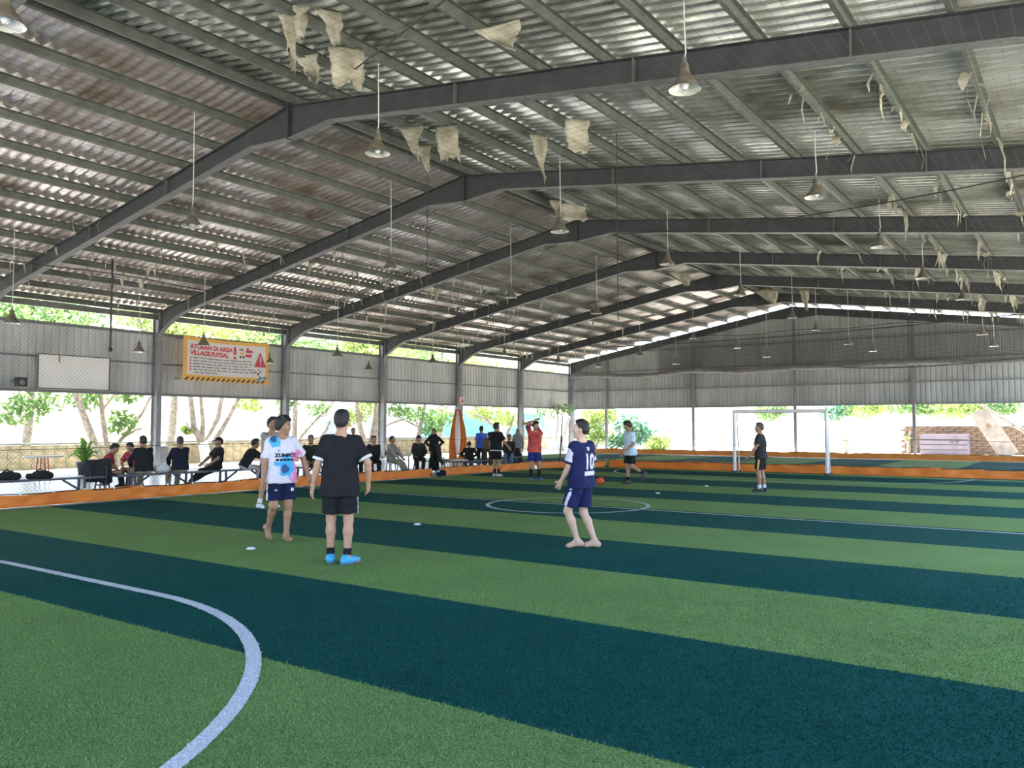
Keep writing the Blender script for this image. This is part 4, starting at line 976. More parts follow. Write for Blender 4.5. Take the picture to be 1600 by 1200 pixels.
        if bare:
            for j in range(5): tp = toe + sdv * (-sd) * (.034 - .016 * j) - fdp * .011 * j; b.cap(bl + (tp - bl) * .3, tp, .014, .013 if j == 0 else .0105, k=.012)
        else: b.cap(bl, toe, .028, .022, k=.02)
    # --- head (finer grid) and hands (finer grid), part of the same body mesh
    hh = Sdf()
    hh.ell(hd(0, -.012, .022), (.079, .098, .104), HB, .0).ell(hd(0, .022, -.045), (.061, .069, .080), HB, .04)
    hh.cap(N - U * .03, hc - Uh * .05 - Fh * .012, .054, .050, k=.03)
    hh.cap(hd(0, .082, .005), hd(0, .104, -.026), .011, .015, k=.018)
    hh.cap(hd(-.012, .092, -.03), hd(.012, .092, -.03), .011, k=.012)
    hh.cap(hd(-.04, .068, .022), hd(.04, .068, .022), .018, k=.02)
    hh.cap(hd(0, .070, -.100), hd(0, .060, -.098), .022, k=.025)
    hh.cap(hd(-.018, .083, -.064), hd(.018, .083, -.064), .010, k=.012)
    for sd in (-1, 1):
        hh.ell(hd(sd * .078, -.012, -.008), (.012, .022, .034), HB, .012); hh.cap(hd(sd * .045, .055, -.022), hd(sd * .04, .058, -.03), .026, k=.03)
    hv = min(vox, .0065 if fine else .011)
    parts = [b.mesh(vox), hh.mesh(hv)]
    for sd in (-1, 1):
        a, e, w_ = arms[sd]; dr_ = nrm(w_ - e)
        inw = A3((-sd, 0, 0)) * .85 + A3((0, .5, 0)); inw = nrm(inw - dr_ * (inw @ dr_))   # palm faces the body
        ac = np.cross(dr_, inw) * sd                                        # across the knuckles, towards the thumb side reversed below
        if ac[1] < 0 and abs(dr_[2]) > .5: ac = -ac
        hs = Sdf(); pc = w_ + dr_ * .045
        for q in (-.027, -.009, .009, .027): hs.cap(w_ + ac * q * .6, w_ + dr_ * .088 + ac * q, .0155, .0125, k=.010)
        hs.cap(w_ - dr_ * .06, w_ + dr_ * .015, .027, .024, k=.02)
        for j, (q, L) in enumerate(((.030, .070), (.010, .078), (-.010, .072), (-.029, .058))):
            k0 = w_ + dr_ * .090 + ac * q; c1 = curl * .5; c2 = curl * 1.1
            d1 = nrm(dr_ * math.cos(c1) + inw * math.sin(c1) + ac * q * 2.2); d2 = nrm(dr_ * math.cos(c2) + inw * math.sin(c2) + ac * q * 2.0)
            k1 = k0 + d1 * L * .52; k2 = k1 + d2 * L * .5; hs.cap(k0, k1, .0098, .0086, k=.004); hs.cap(k1, k2, .0086, .0072, k=.004)
        t0 = w_ + dr_ * .03 + ac * .024; t1 = t0 + nrm(dr_ * .6 + ac * .75 + inw * .3) * .042; t2 = t1 + nrm(dr_ * .9 + ac * .25 + inw * .35) * .033
        hs.cap(t0, t1, .014, .0108, k=.008); hs.cap(t1, t2, .0105, .0085, k=.006)
        parts.append(hs.mesh(.0048 if fine else .0075))
    put('body', join(parts), skin_m)
    # --- face details
    for sd in (-1, 1):
        e_ = Sdf(); e_.ell(hd(sd * .031, .0835, .0), (.0140, .012, .0085), HB, 0); ev = put('eye', e_.mesh(.004), M_eye)
        e_ = Sdf(); e_.ell(hd(sd * .031, .0945, .0), (.0062, .004, .0070), HB, 0); put('pupil', e_.mesh(.002), M_pup, ev)
        e_ = Sdf(); e_.cap(hd(sd * .016, .091, .022), hd(sd * .048, .087, .023), .0055, .0040, k=0); put('eyebrow', e_.mesh(.003), M_hair)
    e_ = Sdf(); e_.cap(hd(-.02, .094, -.064), hd(.02, .094, -.064), .0062, k=0); put('mouth', e_.mesh(.003), M_lip)
    # --- hair or headwear
    hm = hair_m or M_hair
    if hair in ('short', 'crew', 'mop', 'cap'):
        q = Sdf(); g = {'short': .016, 'crew': .010, 'mop': .024, 'cap': .008}[hair]
        n1 = nrm(-(Uh * .55 - Fh * .83)); c1 = (hd(0, .026, .045) if hair != 'mop' else hd(0, .052, .045), n1)
        c2 = (hd(0, -.02, -.058), nrm(-Uh + Fh * .2))
        q.ell(hd(0, -.014, .026), (.080 + g * .8, .099 + g, .104 + g), HB, 0)
        q.cap(hd(0, -.06, -.02), hd(0, -.055, -.06), .052 + g * .6, .045 + g * .5, k=.02)
        if hair in ('short', 'mop'):
            for qq in range(7): q.cap(hd(-.05 + qq * .017, .015, .105 + g), hd(-.055 + qq * .018, .062 + (.020 if hair == 'mop' else .006), .112 - (.038 if hair == 'mop' else 0)), .028, .018, k=.012)
        elif hair == 'crew': q.ell(hd(0, .01, .088), (.074, .075, .042), HB, .02)
        q.clip = [c2] + ([c1] if hair != 'mop' else [(hd(0, .060, .046), nrm(-(Uh * .55 - Fh * .83))), (hd(0, .094, 0), Fh)])
        # keep the ears free
        hobj = put('hair', q.mesh(hv), hm)
        if hair == 'cap':
            q = Sdf(); q.ell(hd(0, -.010, .035), (.092, .110, .100), HB, 0); q.clip = [(hd(0, 0, .035), -Uh)]; put('cap', q.mesh(hv), shirt)
            q = Sdf(); q.ell(hd(0, .12, .040), (.075, .075, .010), HB, 0); put('cap_brim', q.mesh(hv), shirt)
    elif hair == 'hijab':
        q = Sdf(); q.ell(hd(0, -.016, .018), (.092, .108, .118), HB, 0); q.cap(hd(0, .0, -.09), N - U * .04 + Fx * .03, .085, .13, k=.05)
        q.cap(N - U * .06 - Rx * .09, N - U * .06 + Rx * .09, .10, k=.06)
        q.clip = []
        v, f = q.mesh(hv)
        loc = v - hc; fr = loc @ Fh; uu = loc @ Uh; rr = loc @ Rh_
        face = (fr > .035) & ((rr / .062) ** 2 + ((uu + .01) / .088) ** 2 < 1)
        f = f[~face[f].any(axis=1)]; put('headscarf', (v, f), hm)
    elif hair == 'hat':
        q = Sdf(); q.ell(hd(0, -.01, .06), (.095, .11, .085), HB, 0); q.ell(hd(0, 0, .045), (.15, .17, .015), HB, .02); put('hat', q.mesh(hv), hm)
    elif hair == 'long':
        q = Sdf(); q.ell(hd(0, -.02, .025), (.094, .110, .115), HB, 0, [(hd(0, .035, .03), nrm(Fh * .75 - Uh * .5))]); q.cap(hd(0, -.07, -.02), hd(0, -.10, -.24), .07, .05, k=.04)
        put('hair', q.mesh(hv), hm)
    # --- shirt
    cv = max(vox * .9, .008) if fine else vox
    sh = Sdf(); sleeves = Sdf()
    if shirt:
        torso(sh, .016, .016, False)
        sh.cap(P - U * .02 - Px * .078 * fat, P - U * .02 + Px * .078 * fat, .118, k=.05); [sh.cap(P - U * uu - Px * .082 * fat, P - U * uu + Px * .082 * fat, .121 + .03 * uu, k=.05) for uu in np.arange(.06, hem + .09, .045)]
        for sd in (-1, 1):
            a, e, w_ = arms[sd]; d_ = nrm(e - a)
            if sleeve == 'short':
                L = .235; end = a + d_ * L; sh.cap(a + d_ * .0, end + d_ * .03, .064, .078, k=.03, clips=[(end, d_)]); ex[('sleeve', sd)] = (a, end, d_)
            elif sleeve == 'long':
                sh.cap(a, e, .066, .058, k=.03); d2 = nrm(w_ - e); sh.cap(e, w_ + d2 * .02, .056, .044, k=.02, clips=[(w_, d2)])
        sh.clip = [(P - U * hem, -U)]
        so = put('shirt', sh.mesh(cv), shirt); ex['shirt'] = so
        if cuff and sleeve == 'short':
            for sd in (-1, 1):
                a, end, d_ = ex[('sleeve', sd)]
                q = Sdf(); q.cap(a, end + d_ * .03, .068, .083, k=0, clips=[(end + d_ * .003, d_), (end - d_ * .032, -d_)]); put('cuff', q.mesh(min(cv, .009)), cuff)
        if hem_m: put('hem_band', sh.mesh(min(cv, .010), .006, [(P - U * (hem - .035), U)]), hem_m, so)
        if sleeve_m and sleeve == 'short':
            for sd in (-1, 1):
                a, end, d_ = ex[('sleeve', sd)]
                q = Sdf(); q.cap(a + d_ * .02, end + d_ * .03, .0675, .081, k=0, clips=[(end - d_ * .01, d_), (a + d_ * .03, -d_)]); put('sleeve_panel', q.mesh(min(cv, .009)), sleeve_m)
    # --- lower garments
    if bottom in ('shorts', 'pants'):
        lo = Sdf(); lo.cap(P - Px * .08 * fat - U * .01, P + Px * .08 * fat - U * .01, .108, k=.04)
        for sd in (-1, 1):
            h_, kn, an = legs[sd]; d_ = nrm(kn - h_)
            if bottom == 'shorts':
                end = h_ + d_ * .335; lo.cap(h_, end + d_ * .06, .102, .108, k=.025, clips=[(end, d_)]); ex[('leg', sd)] = (h_, end, d_)
            else:
                lo.cap(h_, kn, .098, .078, k=.03); d2 = nrm(an - kn); lo.cap(kn, an + d2 * .04, .076, .062, k=.03, clips=[(an + d2 * .005, d2)])
        lo.clip = [(P + U * .09, U)]
        lob = put('shorts' if bottom == 'shorts' else 'trousers', lo.mesh(cv), bot_m); ex['lower'] = lob
        if stripe and bottom == 'shorts':
            for sd in stripe_side:
                h_, end, d_ = ex[('leg', sd)]; lat = nrm(A3((sd, 0, 0)) - d_ * (sd * d_[0])); fwd = np.cross(lat, d_)
                q = Sdf(); q.cap(h_ - d_ * .06, end + d_ * .06, .106, .112, k=0, clips=[(end - d_ * .002, d_), (h_ + d_ * max(.05, hem - .02), -d_), (h_ + lat * .06, -lat), (h_ + fwd * .024, fwd), (h_ - fwd * .024, -fwd)]); put('side_stripe', q.mesh(min(cv, .009)), stripe, lob)
    elif bottom == 'skirt':
        lo = Sdf(); lo.cap(P - Px * .07, P + Px * .07, .112, k=.04); cent = (legs[-1][2] + legs[1][2]) / 2
        lo.cap(P - U * .05, cent * .5 + P * .5, .13, .15, k=.05); lo.cap(cent * .5 + P * .5 - Px * .04, cent + A3((-.06, 0, .0)), .15, .17, k=.05); lo.cap(cent * .5 + P * .5 + Px * .04, cent + A3((.06, 0, 0)), .15, .17, k=.05)
        lo.clip = [(A3((0, 0, .05)), A3((0, 0, -1)))]; put('skirt', lo.mesh(vox), bot_m)
    # --- socks and shoes
    for sd in (-1, 1):
        an, fdp, upp, sdv = feet[sd]; kn = legs[sd][1]; up2 = nrm(kn - an)
        if sock_m:
            m_, L = sock_m
            q = Sdf(); q.cap(an - upp * .02, an + up2 * (L + .03), .044, .044 + .05 * L, k=0, clips=[(an + up2 * L, up2)]); put('sock', q.mesh(min(cv, .010)), m_)
        if foot == 'shoe' and shoe_m:
            q = Sdf(); q.cap(an - upp * .045 - fdp * .045, an - upp * .05 + fdp * .10, .046, .044, k=.02); q.cap(an - upp * .05 + fdp * .08 - sdv * .012, an - upp * .056 + fdp * .165, .044, .034, k=.03)
            q.cap(an - upp * .02 - fdp * .02, an - upp * .045 + fdp * .03, .050, .046, k=.02); q.clip = [(an - upp * .088, -upp), (an + upp * .028 - fdp * .02, nrm(upp - fdp * .1))]
            so = put('shoe', q.mesh(min(cv, .009)), shoe_m)
            q = Sdf(); q.cap(an - upp * .075 - fdp * .05, an - upp * .075 + fdp * .10, .047, .049, k=.02); q.cap(an - upp * .075 + fdp * .1, an - upp * .075 + fdp * .172, .047, .034, k=.02); q.clip = [(an - upp * .090, -upp), (an - upp * .070, upp)]
            put('sole', q.mesh(min(cv, .008)), shoe_m if foot == 'x' else M_sole, so)
    ex.update(root=root, s=s, U=U, Rx=Rx, Fx=Fx, P=P, N=N, hc=hc, Fh=Fh, Uh=Uh, Rh=Rh_, arms=arms, legs=legs)
    return ex
M_sole = mat('shoe_sole', (.10, .10, .11), .7)

def decal(ex, me, m, name, up, right, out, origin, parent=None):
    """wraps a flat print (xy mesh) onto the shirt surface"""
    so = ex['shirt']; s = ex['s']
    bv = BVHTree.FromPolygons([v.co.copy() for v in so.data.vertices], [tuple(p.vertices) for p in so.data.polygons])
    import bmesh
    bm_ = bmesh.new(); bm_.from_mesh(me); bmesh.ops.triangulate(bm_, faces=bm_.faces); 
    for _ in range(2):
        ed = [e for e in bm_.edges if e.calc_length() > .02]
        if ed: bmesh.ops.subdivide_edges(bm_, edges=ed, cuts=1)
        bmesh.ops.triangulate(bm_, faces=bm_.faces)
    up, right, out, origin = Vector(up), Vector(right), Vector(out), Vector(origin) * s
    for v in bm_.verts:
        q = origin + right * v.co.x + up * v.co.y + out * .5
        h_, n_, i_, d_ = bv.ray_cast(q, -out)
        v.co = (h_ + out * .005) if h_ else origin + right * v.co.x + up * v.co.y + out * .14
    bm_.to_mesh(me); bm_.free(); return link(name, me, m, parent or so)

def face_rz(px, a): return YAW - math.atan((px - 800) / F_PX) + math.radians(a)
# ------------------------------------------------------------------ players on the pitch
C_black, C_navy = cloth('black', (.014, .014, .018)), cloth('navy', (.010, .014, .055))
C_nav2 = cloth('royal_navy', (.012, .017, .075)); C_white = cloth('white', (.74, .73, .78)); C_char = cloth('charcoal', (.030, .028, .034))
C_lil = cloth('lilac_white', (.60, .58, .72)); C_yel = cloth('yellow', (.75, .45, .12)); C_blue = cloth('blue', (.022, .028, .17))
C_khaki = cloth('khaki', (.30, .27, .19)); C_denim = cloth('denim', (.14, .19, .30)); C_grey = cloth('grey', (.30, .29, .29)); C_red = cloth('dark_red', (.28, .03, .045))
C_dgreen = cloth('dark_green', (.018, .026, .020)); C_lgrey = cloth('light_grey', (.50, .49, .50)); C_brown = cloth('brown', (.11, .07, .045), var=.6, vscale=18)
S_cyan = mat('shoe_cyan', (.04, .34, .62), .45, var=.2, vscale=12); S_black = mat('shoe_black', (.014, .014, .016), .5); S_white = mat('shoe_white', (.7, .72, .75), .5); S_tan = mat('shoe_tan', (.42, .38, .34), .6); S_blue = mat('shoe_blue', (.03, .10, .35), .5)
GP = 'players on the near pitch'

def jersey_mat():
    m = bpy.data.materials.new('jersey_splash'); m.use_nodes = True; t = m.node_tree; N = t.nodes; L = t.links; b = N['Principled BSDF']; b.inputs['Roughness'].default_value = .8
    tc = N.new('ShaderNodeTexCoord'); nz = N.new('ShaderNodeTexNoise'); nz.inputs['Scale'].default_value = 9; nz.inputs['Detail'].default_value = 5; L.new(tc.outputs['Object'], nz.inputs['Vector'])
    prev = None
    def spot(c, r, col, prev):
        vm = N.new('ShaderNodeVectorMath'); vm.operation = 'SUBTRACT'; L.new(tc.outputs['Object'], vm.inputs[0]); vm.inputs[1].default_value = c
        sc = N.new('ShaderNodeVectorMath'); sc.operation = 'DIVIDE'; L.new(vm.outputs[0], sc.inputs[0]); sc.inputs[1].default_value = r
        ln_ = N.new('ShaderNodeVectorMath'); ln_.operation = 'LENGTH'; L.new(sc.outputs[0], ln_.inputs[0])
        ad = N.new('ShaderNodeMath'); ad.operation = 'MULTIPLY_ADD'; L.new(nz.outputs[0], ad.inputs[0]); ad.inputs[1].default_value = 2.4; ad.inputs[2].default_value = -1.2
        sm = N.new('ShaderNodeMath'); sm.operation = 'ADD'; L.new(ln_.outputs['Value'], sm.inputs[0]); L.new(ad.outputs[0], sm.inputs[1])
        rp = N.new('ShaderNodeValToRGB'); rp.color_ramp.elements[0].position = .86; rp.color_ramp.elements[0].color = (1, 1, 1, 1); rp.color_ramp.elements[1].position = 1.0; rp.color_ramp.elements[1].color = (0, 0, 0, 1); L.new(sm.outputs[0], rp.inputs[0])
        mx = N.new('ShaderNodeMix'); mx.data_type = 'RGBA'; L.new(rp.outputs[0], mx.inputs[0])
        if prev is None: mx.inputs[6].default_value = (.62, .58, .66, 1)
        else: L.new(prev, mx.inputs[6])
        mx.inputs[7].default_value = (*col, 1); return mx.outputs[2]
    prev = spot((-.17, .08, 1.02), (.16, .2, .20), (.70, .22, .42), prev)
    prev = spot((-.02, .12, 1.02), (.13, .2, .15), (.05, .36, .66), prev)
    prev = spot((.0, .12, 1.00), (.06, .2, .06), (.02, .08, .22), prev)
    prev = spot((.12, .10, 1.36), (.09, .2, .12), (.06, .38, .62), prev)
    prev = spot((.15, .10, 1.40), (.05, .2, .05), (.02, .07, .22), prev)
    prev = spot((-.12, .08, 1.45), (.07, .12, .03), (.62, .16, .30), prev)
    prev = spot((-.10, -.1, 1.2), (.16, .08, .2), (.05, .36, .62), prev)
    L.new(prev, b.inputs['Base Color']); return m
p = on_z(438, 845)
e1 = person('barefoot player in splashed white and cyan jersey walking on the left', (p.x, p.y, 0), face_rz(440, -158), 1.68, .0085, True, SK2, pelvis=(.0, .0, .93), lean=(0, .03), hyaw=38, hpitch=2,
       Rf=(.10, -.20, .17), Rpt=52, Lf=(-.06, .06, .09), Lt=-6, Rt=6, Lh=(-.34, .12, .93), Rh=(.27, .02, .86), Lp=(-.6, -.8, 0), shirt=jersey_mat(), hem=.12, bot_m=C_navy, stripe=C_white, foot='bare', hair='mop', group=GP)
me = text_mesh('ZUNPCC', .066, 1.15, bold=.003)
decal(e1, me, C_black, 'lettering', e1['U'], -A3(e1['Rx']), e1['Fx'], e1['P'] + e1['U'] * .245 + e1['Rx'] * .145 + e1['Fx'] * .1)
me = text_mesh('- - - - -', .085, 1.0, bold=.01)
decal(e1, me, C_black, 'dotted_print', e1['U'], -A3(e1['Rx']), e1['Fx'], e1['P'] + e1['U'] * .185 + e1['Rx'] * .125 + e1['Fx'] * .1)
tmp = dict(e1); tmp['shirt'] = e1['lower']
me = text_mesh('M', .055, 1.0, bold=.004); decal(tmp, me, C_white, 'shorts_print', A3((0, 0, 1)), A3((-1, 0, 0)), A3((0, 1, 0)), (-.085, .1, .70))
me = text_mesh('9', .06, 1.0, bold=.004); decal(tmp, me, C_white, 'shorts_print', A3((0, 0, 1)), A3((-1, 0, 0)), A3((0, 1, 0)), (.14, .1, .68))

p = on_z(422, 794)
person('player mostly hidden behind the splashed jersey, hand raised to his face', (p.x, p.y, 0), face_rz(415, -150), 1.72, .012, True, SK2, lean=(0, .05), hyaw=10, Rf=(.24, .02, .09), Lf=(-.08, -.05, .09), Rh=(.12, .17, 1.50), Rp=(.3, .3, -1), Lh=(-.18, .08, .9),
       shirt=C_grey, bot_m=C_navy, bottom='shorts', shoe_m=S_white, sock_m=(C_white, .1), hair='short', group=GP, curl=.8)

p = on_z(530, 881)
person('player in black shirt with white cuffs and cyan shoes seen from behind', (p.x, p.y, 0), face_rz(530, -4), 1.735, .0085, True, SK1, pelvis=(0, 0, .93), lean=(.02, -.03), hyaw=-14, hpitch=-1, Lf=(-.10, .05, .09), Rf=(.09, -.05, .09), Lt=4, Rt=-42,
       Lh=(-.30, .02, .865), Rh=(.31, .06, .90), Lp=(-.5, -1, 0), Rp=(.8, -.8, 0), shirt=C_black, cuff=C_white, hem=.17, bot_m=C_black, stripe=C_white, stripe_side=(1,), shoe_m=S_cyan, sock_m=(C_black, .09), hair='crew', group=GP, curl=.6)

p = on_z(909, 855)
e3 = person('barefoot player in navy number ten jersey turning away to the left', (p.x, p.y, 0), face_rz(905, 56), 1.66, .0085, True, SK3, pelvis=(-.03, -.02, .90), lean=(-.02, -.02), twist=-4, hyaw=28, hpitch=0, Lf=(-.08, .02, .10), Rf=(.10, -.14, .09), Lpt=8, Lt=24, Rt=30,
       Lk=(-.5, 1, 0), Rk=(-.2, 1, 0), Lh=(-.17, .21, .88), Rh=(.17, .16, .93), Lp=(-.4, -1, .1), shirt=C_nav2, sleeve_m=C_lil, cuff=C_navy, hem=.10, bot_m=C_nav2, stripe=C_lil, stripe_side=(-1,), foot='bare', hair='crew', group=GP, fat=1.12, curl=.5)
bu, br_, bo = e3['U'], A3(e3['Rx']), -A3(e3['Fx'])
me = text_mesh('10', .27, .78, bold=.010); decal(e3, me, C_lil, 'shirt_number', bu, br_, bo, e3['P'] + bu * .155 - br_ * .105 + bo * .1)
me = bpy.data.meshes.new('q'); me.from_pydata([(0, 0, 0), (.21, 0, 0), (.21, .055, 0), (0, .055, 0)], [], [(0, 1, 2, 3)])
decal(e3, me, C_lil, 'name_panel', bu, br_, bo, e3['P'] + bu * .065 - br_ * .105 + bo * .1)
me = text_mesh('U', .05, 1.0, bold=.008); decal(e3, me, C_lil, 'collar_badge', bu, br_, bo, e3['P'] + bu * .40 - br_ * .02 + bo * .1)

p = on_z(984, 757)
person('kicking player in pale blue shirt and black shorts balancing on one leg', (p.x, p.y, 0), face_rz(988, 120), 1.70, .011, True, SK2, pelvis=(.0, -.03, .93), lean=(0, .06), hyaw=0, hpitch=22, Rf=(.04, .02, .09), Lf=(-.10, -.36, .30), Lpt=60, Lk=(-.1, 1, -.2), Rt=-4, Lt=0,
       Lh=(-.17, .20, .95), Rh=(.25, .06, .88), Lp=(-.4, -1, .1), shirt=cloth('sky_blue', (.36, .55, .70), var=.5, vscale=5, color2=(.62, .70, .80)), hem=.13, bot_m=C_black, shoe_m=S_black, sock_m=(C_black, .12), hair='mop', group=GP)
p = on_z(1190, 769)
person('player in charcoal shirt standing near the goal looking left', (p.x, p.y, 0), face_rz(1190, 78), 1.64, .011, True, SK2, lean=(0, .03), hyaw=10, hpitch=4, Lf=(-.07, .03, .09), Rf=(.09, -.06, .09), Rt=-38, Lt=14, Lh=(-.22, .24, .92), Rh=(.27, .02, .86),
       shirt=C_char, cuff=C_yel, hem=.10, bot_m=C_black, stripe=C_yel, shoe_m=S_black, sock_m=(C_white, .10), hair='crew', hair_m=M_hairb, group=GP)
p = on_z(835, 751)
person('player in orange red jersey stretching one arm over his head', (p.x, p.y, 0), face_rz(832, -165), 1.70, .012, True, SK2, lean=(-.05, .02), hyaw=15, hpitch=18, hroll=8, Rf=(.12, .03, .09), Lf=(-.16, -.04, .09), Rh=(-.02, -.02, 1.76), Rp=(1, -.1, .9), Lh=(.22, -.04, 1.66), Lp=(-.3, -.2, 1),
       shirt=cloth('orange_red', (.66, .12, .05), color2=(.30, .035, .06), var=.6, vscale=4), sleeve_m=C_red, hem=.10, bot_m=C_blue, shoe_m=S_blue, sock_m=(C_black, .26), hair='short', group=GP)
p = on_z(775, 745)
person('player in black shirt with white hem stepping at the left barrier', (p.x, p.y, 0), face_rz(774, -35), 1.66, .012, True, SK2, lean=(0, .02), hyaw=-8, Lf=(-.06, .0, .09), Rf=(.06, .05, .09), Rh=(.36, .18, .95), Lh=(-.24, .06, .87), shirt=C_black, hem=.10, bot_m=C_black, hem_m=C_white, shoe_m=S_tan, sock_m=(C_black, .18), hair='short', group=GP)

# ------------------------------------------------------------------ benches, tables and people along the left side
M_bench = mat('bench_board', (.10, .09, .13), .5, var=.3, vscale=5)
M_bleg = mat('bench_steel', (.05, .05, .09), .5)
M_redp = mat('red_plastic', (.42, .05, .05), .4); M_whp = mat('white_plastic', (.68, .67, .70), .4); M_tabl = mat('table_top', (.60, .56, .56), .45)
BXB = -18.75
def bench(label, x, y0, y1, h=.42, wd=.34):
    r_ = empty('long_bench', (x, (y0 + y1) / 2, 0)); tag(r_, label, 'bench', 'long benches behind the left barrier'); L = y1 - y0
    for k in (-1, 1): MB().box((k * wd / 4, 0, h - .02), (wd / 2 - .01, L, .04)).build('plank', M_bench, r_)
    for e_ in (-1, 1):
        yy = e_ * (L / 2 - .45)
        for k in (-1, 1):
            MB().bar((k * wd * .42, yy, .0), (k * wd * .36, yy, h - .04), .045, .045, (0, 1, 0)).build('leg', M_bleg, r_)
        MB().bar((0, yy - e_ * .0, .10), (0, yy - e_ * .42, h - .05), .04, .04).build('brace', M_bleg, r_)
        MB().bar((-wd * .4, yy, .12), (wd * .4, yy, .12), .03, .03).build('stretcher', M_bleg, r_)
    return r_
bench('long bench with two black bags on it at the left edge', BXB, 6.7, 10.0); bench('long bench under the two dark backs', BXB, 10.3, 12.7); bench('long bench under the two seated figures in dark tops left of the players', BXB, 12.8, 15.0)
bench('bench under the dark green seated figure', -18.4, 15.1, 16.9); bench('low bench under the squatting dark figure', -18.3, 22.5, 24.3, .34); bench('bench under the dark jacket figure by the far barrier', -18.0, 24.7, 25.9)
def stool(label, x, y, m, h=.43):
    r_ = empty('stool', (x, y, 0)); tag(r_, label, 'stool', 'plastic stools among the spectators')
    MB().lathe([(0, h), (.15, h), (.165, h - .02), (.15, h - .04), (0, h - .04)], 18).build('seat', m, r_)
    for a in range(4):
        c_, s_ = math.cos(a * 1.5708 + .78), math.sin(a * 1.5708 + .78)
        MB().tube([(.12 * c_, .12 * s_, h - .03), (.18 * c_, .18 * s_, 0)], [.022, .018], 6).build('leg', m, r_)
    MB().tube([(.155 * math.cos(k * .5236), .155 * math.sin(k * .5236), .16) for k in range(13)], .01, 5).build('ring', m, r_)
stool('red stool under the figure with the face mask', -18.85, 17.95, M_redp); stool('dark red stool under the black top figure in the seated trio', -18.5, 18.5, M_redp); stool('white stool under the grey top figure', -18.3, 19.1, M_whp); stool('red stool under the hatted figure', -18.8, 20.95, M_redp)
stool('low stool under the left figure in red', -19.45, 10.4, M_bench, .36); stool('low stool under the right figure in red', -20.48, 11.85, M_bench, .36)
def table(label, x, y, sx_, sy_, h, mt, ml_, name='folding_table', round_=False):
    r_ = empty(name, (x, y, 0)); tag(r_, label, 'table')
    if round_: MB().lathe([(0, h), (sx_, h), (sx_, h - .03), (0, h - .03)], 24).build('table_top', mt, r_)
    else: MB().box((0, 0, h - .015), (sx_, sy_, .03)).build('table_top', mt, r_)
    for a in (-1, 1):
        for b_ in (-1, 1):
            q = (.09, .09) if round_ else (sx_ / 2 - .05, sy_ / 2 - .05)
            MB().tube([(a * q[0], b_ * q[1], h - .03), (a * q[0] * (1.6 if round_ else 1), b_ * q[1] * (1.6 if round_ else 1), 0)], .018, 6).build('leg', ml_, r_)
    return r_
q = on_z(66, 752); table('round white topped table with red legs by the boundary wall', q.x, q.y, .52, .52, .72, M_tabl, M_redp, 'round_table', True)
table('small white table crowded with bottles behind the seated trio', -18.9, 19.85, .6, 1.0, .62, M_tabl, M_bleg); table('low white table by the black jacket chair', -18.0, 21.95, .5, .8, .42, M_whp, M_bleg)
g_ = random.Random(11)
for i in range(7):
    x_, y_ = -18.9 + g_.uniform(-.22, .22), 19.48 + i * .12; r_ = .03 + .008 * (i % 3); h_ = .2 + .05 * (i % 2)
    o = MB().lathe([(0, 0), (r_, .0), (r_, h_ * .6), (r_ * .4, h_ * .8), (r_ * .35, h_)], 12).build('bottle', [mat('bottle_brown', (.20, .08, .04), .2), mat('bottle_black', (.03, .03, .03), .3), mat('bottle_rose', (.5, .2, .16), .3)][i % 3]); o.location = (x_, y_, .62)
    MB().lathe([(r_ * .42, h_ - .02), (r_ * .42, h_ + .02), (0, h_ + .02)], 10).build('cap', M_redp, o)
    tag(o, ['brown', 'black', 'rose'][i % 3] + ' drink bottle on the crowded white table, ' + ['first', 'second', 'third', 'fourth', 'fifth', 'sixth', 'last'][i] + ' from the left', 'bottle', 'bottles on the crowded table')
# bags on the first bench
def blob(name, label, cat, c, prims, m, vox=.014, strap=None):
    r_ = empty(name, c); tag(r_, label, cat); q = Sdf()
    for p in prims: q.cap(*p, k=.05)
    v, f = q.mesh(vox); link('body', np_mesh(name, v, f, True), m, r_)
    if strap: MB().tube(strap, .014, 6).build('strap', m, r_)
    return r_
blob('duffel_bag', 'black soft bag on the bench at the left picture edge', 'bag', (-18.72, 7.95, .42), [((0, -.16, .08), (0, .22, .08), .075, .08), ((0, -.05, .12), (0, .1, .13), .07)], M_dark_cloth, strap=[(0, -.12, .14), (.03, 0, .24), (0, .14, .14)])
blob('duffel_bag', 'black rounded bag on the bench right of the edge bag', 'bag', (-18.72, 8.62, .42), [((0, -.22, .07), (0, .22, .07), .065, .075), ((0, -.05, .11), (0, .12, .12), .075)], M_dark_cloth, strap=[(0, -.2, .1), (.03, 0, .22), (0, .2, .1)])
blob('cloth_bag', 'white crumpled plastic bag on the bench between the two dark backs', 'bag', (-18.75, 11.5, .42), [((0, -.1, .1), (0, .1, .1), .10), ((0, 0, .18), (0, .05, .24), .06)], M_whp, strap=[(0, -.05, .26), (0, 0, .34), (0, .06, .26)])
blob('navy_bag', 'navy cloth bundle lying in the barrier gap', 'bag', (-16.8, 19.8, 0), [((0, -.14, .07), (0, .14, .07), .07), ((-.05, .05, .12), (0, .1, .13), .07)], C_navy, strap=[(0, -.12, .12), (.06, 0, .17), (0, .12, .12)])
